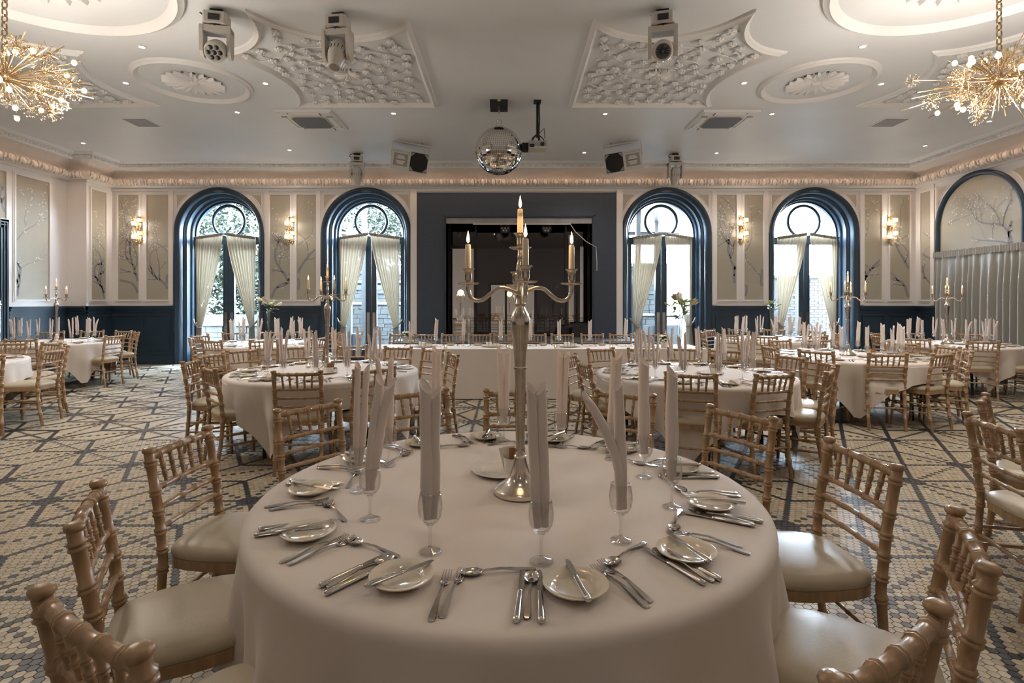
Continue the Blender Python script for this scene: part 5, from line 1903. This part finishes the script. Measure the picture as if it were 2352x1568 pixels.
# white conservatory frames
def frame(name, label, posts, beams, roof=None, low=None):
    t = thing(name, label, 'conservatory')
    for a in posts:
        M().span((a[0] - .06, a[1] - .06, -.06), (a[0] + .06, a[1] + .06, a[2])).build('post', 'outdoor_white', t)
    for a, b in beams:
        M().tube([a, b], .06, 4).build('beam', 'outdoor_white', t)
    if roof:
        M().span(*roof).build('roof', 'outdoor_white', t)
    for l in low or ():
        M().span(*l).build('low_wall', 'outdoor_white', t)
frame('pergola', 'white pillared garden porch outside the first arched doorway', [(-6.62, 15.0, 2.3), (-6.0, 15.0, 2.3), (-6.0, 17.2, 2.3)], [((-6.7, 14.9, 2.35), (-5.2, 14.9, 2.35))], ((-6.75, 14.8, 2.4), (-5.0, 17.4, 2.6)), [((-6.6, 15.0, -.06), (-6.0, 15.06, .62))])
frame('glass_porch', 'white framed glass porch outside the doorway left of the stage', [(-4.35, 14.6, 3.6), (-3.95, 14.6, 4.6), (-3.12, 16, 4.6), (-2.2, 14.6, 4.6), (-2.6, 16.4, 3.6)], [((-4.6, 14.6, 1.95), (-1.9, 14.6, 1.95)), ((-4.6, 14.6, 3.3), (-4.0, 16.2, 3.3)), ((-4.6, 15.6, 1.35), (-1.9, 15.6, 1.35))], None, [((-4.6, 14.6, -.06), (-3.7, 14.7, .55))])
frame('conservatory', 'white conservatory with a white ceiling outside the doorway right of the stage', [(2.75, 14.0, 3.9), (3.45, 16.6, 3.9), (4.6, 16.6, 3.9), (5.1, 14.0, 3.9), (3.45, 14.2, 3.9)], [((2.6, 16.6, 3.55), (5.3, 16.6, 3.55)), ((2.6, 13.9, 3.6), (2.6, 16.6, 3.6)), ((2.6, 16.6, 1.0), (5.3, 16.6, 1.0))], ((2.5, 13.4, 3.9), (5.4, 16.9, 4.05)), [((2.6, 13.9, -.06), (3.5, 14.05, 1.9)), ((2.6, 16.6, -.06), (5.3, 16.7, .7))])
# brick wall
w = structure('wall_brick', M().span((6.3, 15.02, -.1), (10.5, 15.3, 2.1)), 'mortar')
br_me = M().span((-.107, -.02, -.0325), (.107, .03, .0325)).data('brick', 'brick')
rnd = random.Random(5)
for j in range(27):
    for i in range(12):
        obj('brick', br_me, w, (7.02 + .225 * i + (.1125 if j % 2 else 0), 15.02 + rnd.uniform(-.006, .006), .05 + .075 * j))
bm_ = M()
for j in range(27):
    for i in list(range(-3, 0)) + list(range(12, 15)):
        bm_.box((7.02 + .225 * i + (.1125 if j % 2 else 0), 15.025, .05 + .075 * j), (.214, .05, .065))
bm_.build('brick', 'brick', w)['kind'] = 'stuff'
M().span((6.25, 14.95, 2.1), (10.5, 15.4, 2.17)).build('coping', 'stone', w)

# ------------------------------------------------------------------ mosaic floor
PT = .0406
RW = PT * math.sqrt(3) / 2
O0 = (-3.336, 3.86)
dark = set()
def key(c, r):        # c in half columns so that odd rows fit
    return (c, r)
# motif in (half-column, row) offsets from a star centre; a tile centre has c+r even
motif = set()
def line(c0, r0, dc, dr, n):
    for i in range(n + 1):
        motif.add((c0 + dc * i, r0 + dr * i))
line(0, 0, 2, 0, 12); line(0, 0, -2, 0, 12)            # level, to the bar ends either side
line(0, 0, 0, 2, 12)                                    # straight away
line(0, 0, 3, 1, 12)
line(0, 0, 3, -1, 12)
line(0, 0, 1, 1, 72)                                    # long solid diagonals
line(0, 0, -1, 1, 12); line(0, 0, 1, -1, 12)             # the bars
for c in range(-4, 5):
    for r in range(-2, 3):
        if (c + r) % 2 == 0 and (abs(c) + abs(r)) / 2 <= 2:
            motif.add((c, r))
X0, X1, Y0, Y1 = XL, XR, YN, D
cmin, cmax = int((X0 - O0[0]) / PT * 2) - 2, int((X1 - O0[0]) / PT * 2) + 2
rmin, rmax = int((Y0 - O0[1]) / RW) - 1, int((Y1 - O0[1]) / RW) + 1
for i in range(-18, 19):
    for j in range(-26, 27):
        c0, r0 = 36 * i, 12 * i + 24 * j
        if not (cmin - 80 < c0 < cmax + 80 and rmin - 80 < r0 < rmax + 30):
            continue
        for c, r in motif:
            q = (c0 + c, r0 + r)
            if cmin <= q[0] <= cmax and rmin <= q[1] <= rmax:
                dark.add(q)
HEX = [(math.cos(PI / 6 + k * PI / 3), math.sin(PI / 6 + k * PI / 3)) for k in range(6)]
rt_ = PT / math.sqrt(3) * .955
def tmesh(name, mt_):
    m = M()
    m.add([(rt_ * a * s, rt_ * b * s, z) for s, z in ((1, 0), (.95, .004)) for a, b in HEX], [tuple(range(6, 12))] + [(i, (i + 1) % 6, 6 + (i + 1) % 6, 6 + i) for i in range(6)])
    return m.data(name, mt_)
tile_l, tile_d = tmesh('tile', 'tile_light'), tmesh('tile', 'tile_dark')
def px_of(x, y):
    return HX + x / y * F, HY + F * HC / y
cand = []
lim = 5.6
tx0, ty0 = T['front'][0], T['front'][1]
near_v, near_f, near_c, dk = [], [], [], M()
rnd = random.Random(8)
near = []
for r in range(rmin, rmax + 1):
    yy = O0[1] + r * RW
    for c in range(cmin, cmax + 1):
        if (c + r) % 2:
            continue
        xx = O0[0] + c * PT / 2
        if not (XL + .03 < xx < XR - .03 and yy < D - .03):
            continue
        is_d = (c, r) in dark
        if yy > .9 and yy < lim:
            a, b = px_of(xx, yy)
            if -260 < a < 2612 and math.hypot(xx - tx0, yy - ty0) > .8:
                near.append((xx, yy, is_d, a, b))
                continue
        if is_d and yy > -1:
            dk.add([(xx + rt_ * u * 1.02, yy + rt_ * v * 1.02, .004) for u, v in HEX], [(0, 1, 2, 3, 4, 5)])
dk.build('dark_tile_field', 'tile_dark', floor)['kind'] = 'stuff'
vis = [q for q in near if 0 < q[3] < 2352 and q[4] < 1568 and not 300 < q[3] < 1990 and math.hypot(q[0] - tx0, q[1] - ty0) > 1.15]
vis.sort(key=lambda q: -q[4])
pick = set((q[0], q[1]) for q in vis[:300])
for q in vis[:300]:
    obj('tile', tile_d if q[2] else tile_l, floor, (q[0], q[1], rnd.uniform(-.0008, .0003)))
lm, cols = M(), []
TONES = [(.44, .37, .27), (.42, .36, .27), (.45, .37, .26), (.39, .335, .255), (.36, .325, .26), (.42, .34, .23), (.47, .41, .31), (.33, .30, .245)]
for xx, yy, is_d, a, b in near:
    if (xx, yy) in pick:
        continue
    dz = rnd.uniform(-.0008, .0003)
    col = (.030, .033, .042) if is_d else rnd.choice(TONES)
    if b > 960:
        lm.add([(xx + rt_ * u * s, yy + rt_ * v * s, z + (dz if z else 0)) for s, z in ((1, 0), (.95, .004)) for u, v in HEX], [tuple(range(6, 12))] + [(i, (i + 1) % 6, 6 + (i + 1) % 6, 6 + i) for i in range(6)])
        cols += [col] * 12
    else:
        lm.add([(xx + rt_ * u, yy + rt_ * v, .004 + dz) for u, v in HEX], [tuple(range(6))])
        cols += [col] * 6
me = lm.data('tile_field', 'tile')
at = me.color_attributes.new('tone', 'FLOAT_COLOR', 'POINT')
at.data.foreach_set('color', [x for c in cols for x in (*c, 1.0)])
obj('tile_field', me, floor)['kind'] = 'stuff'
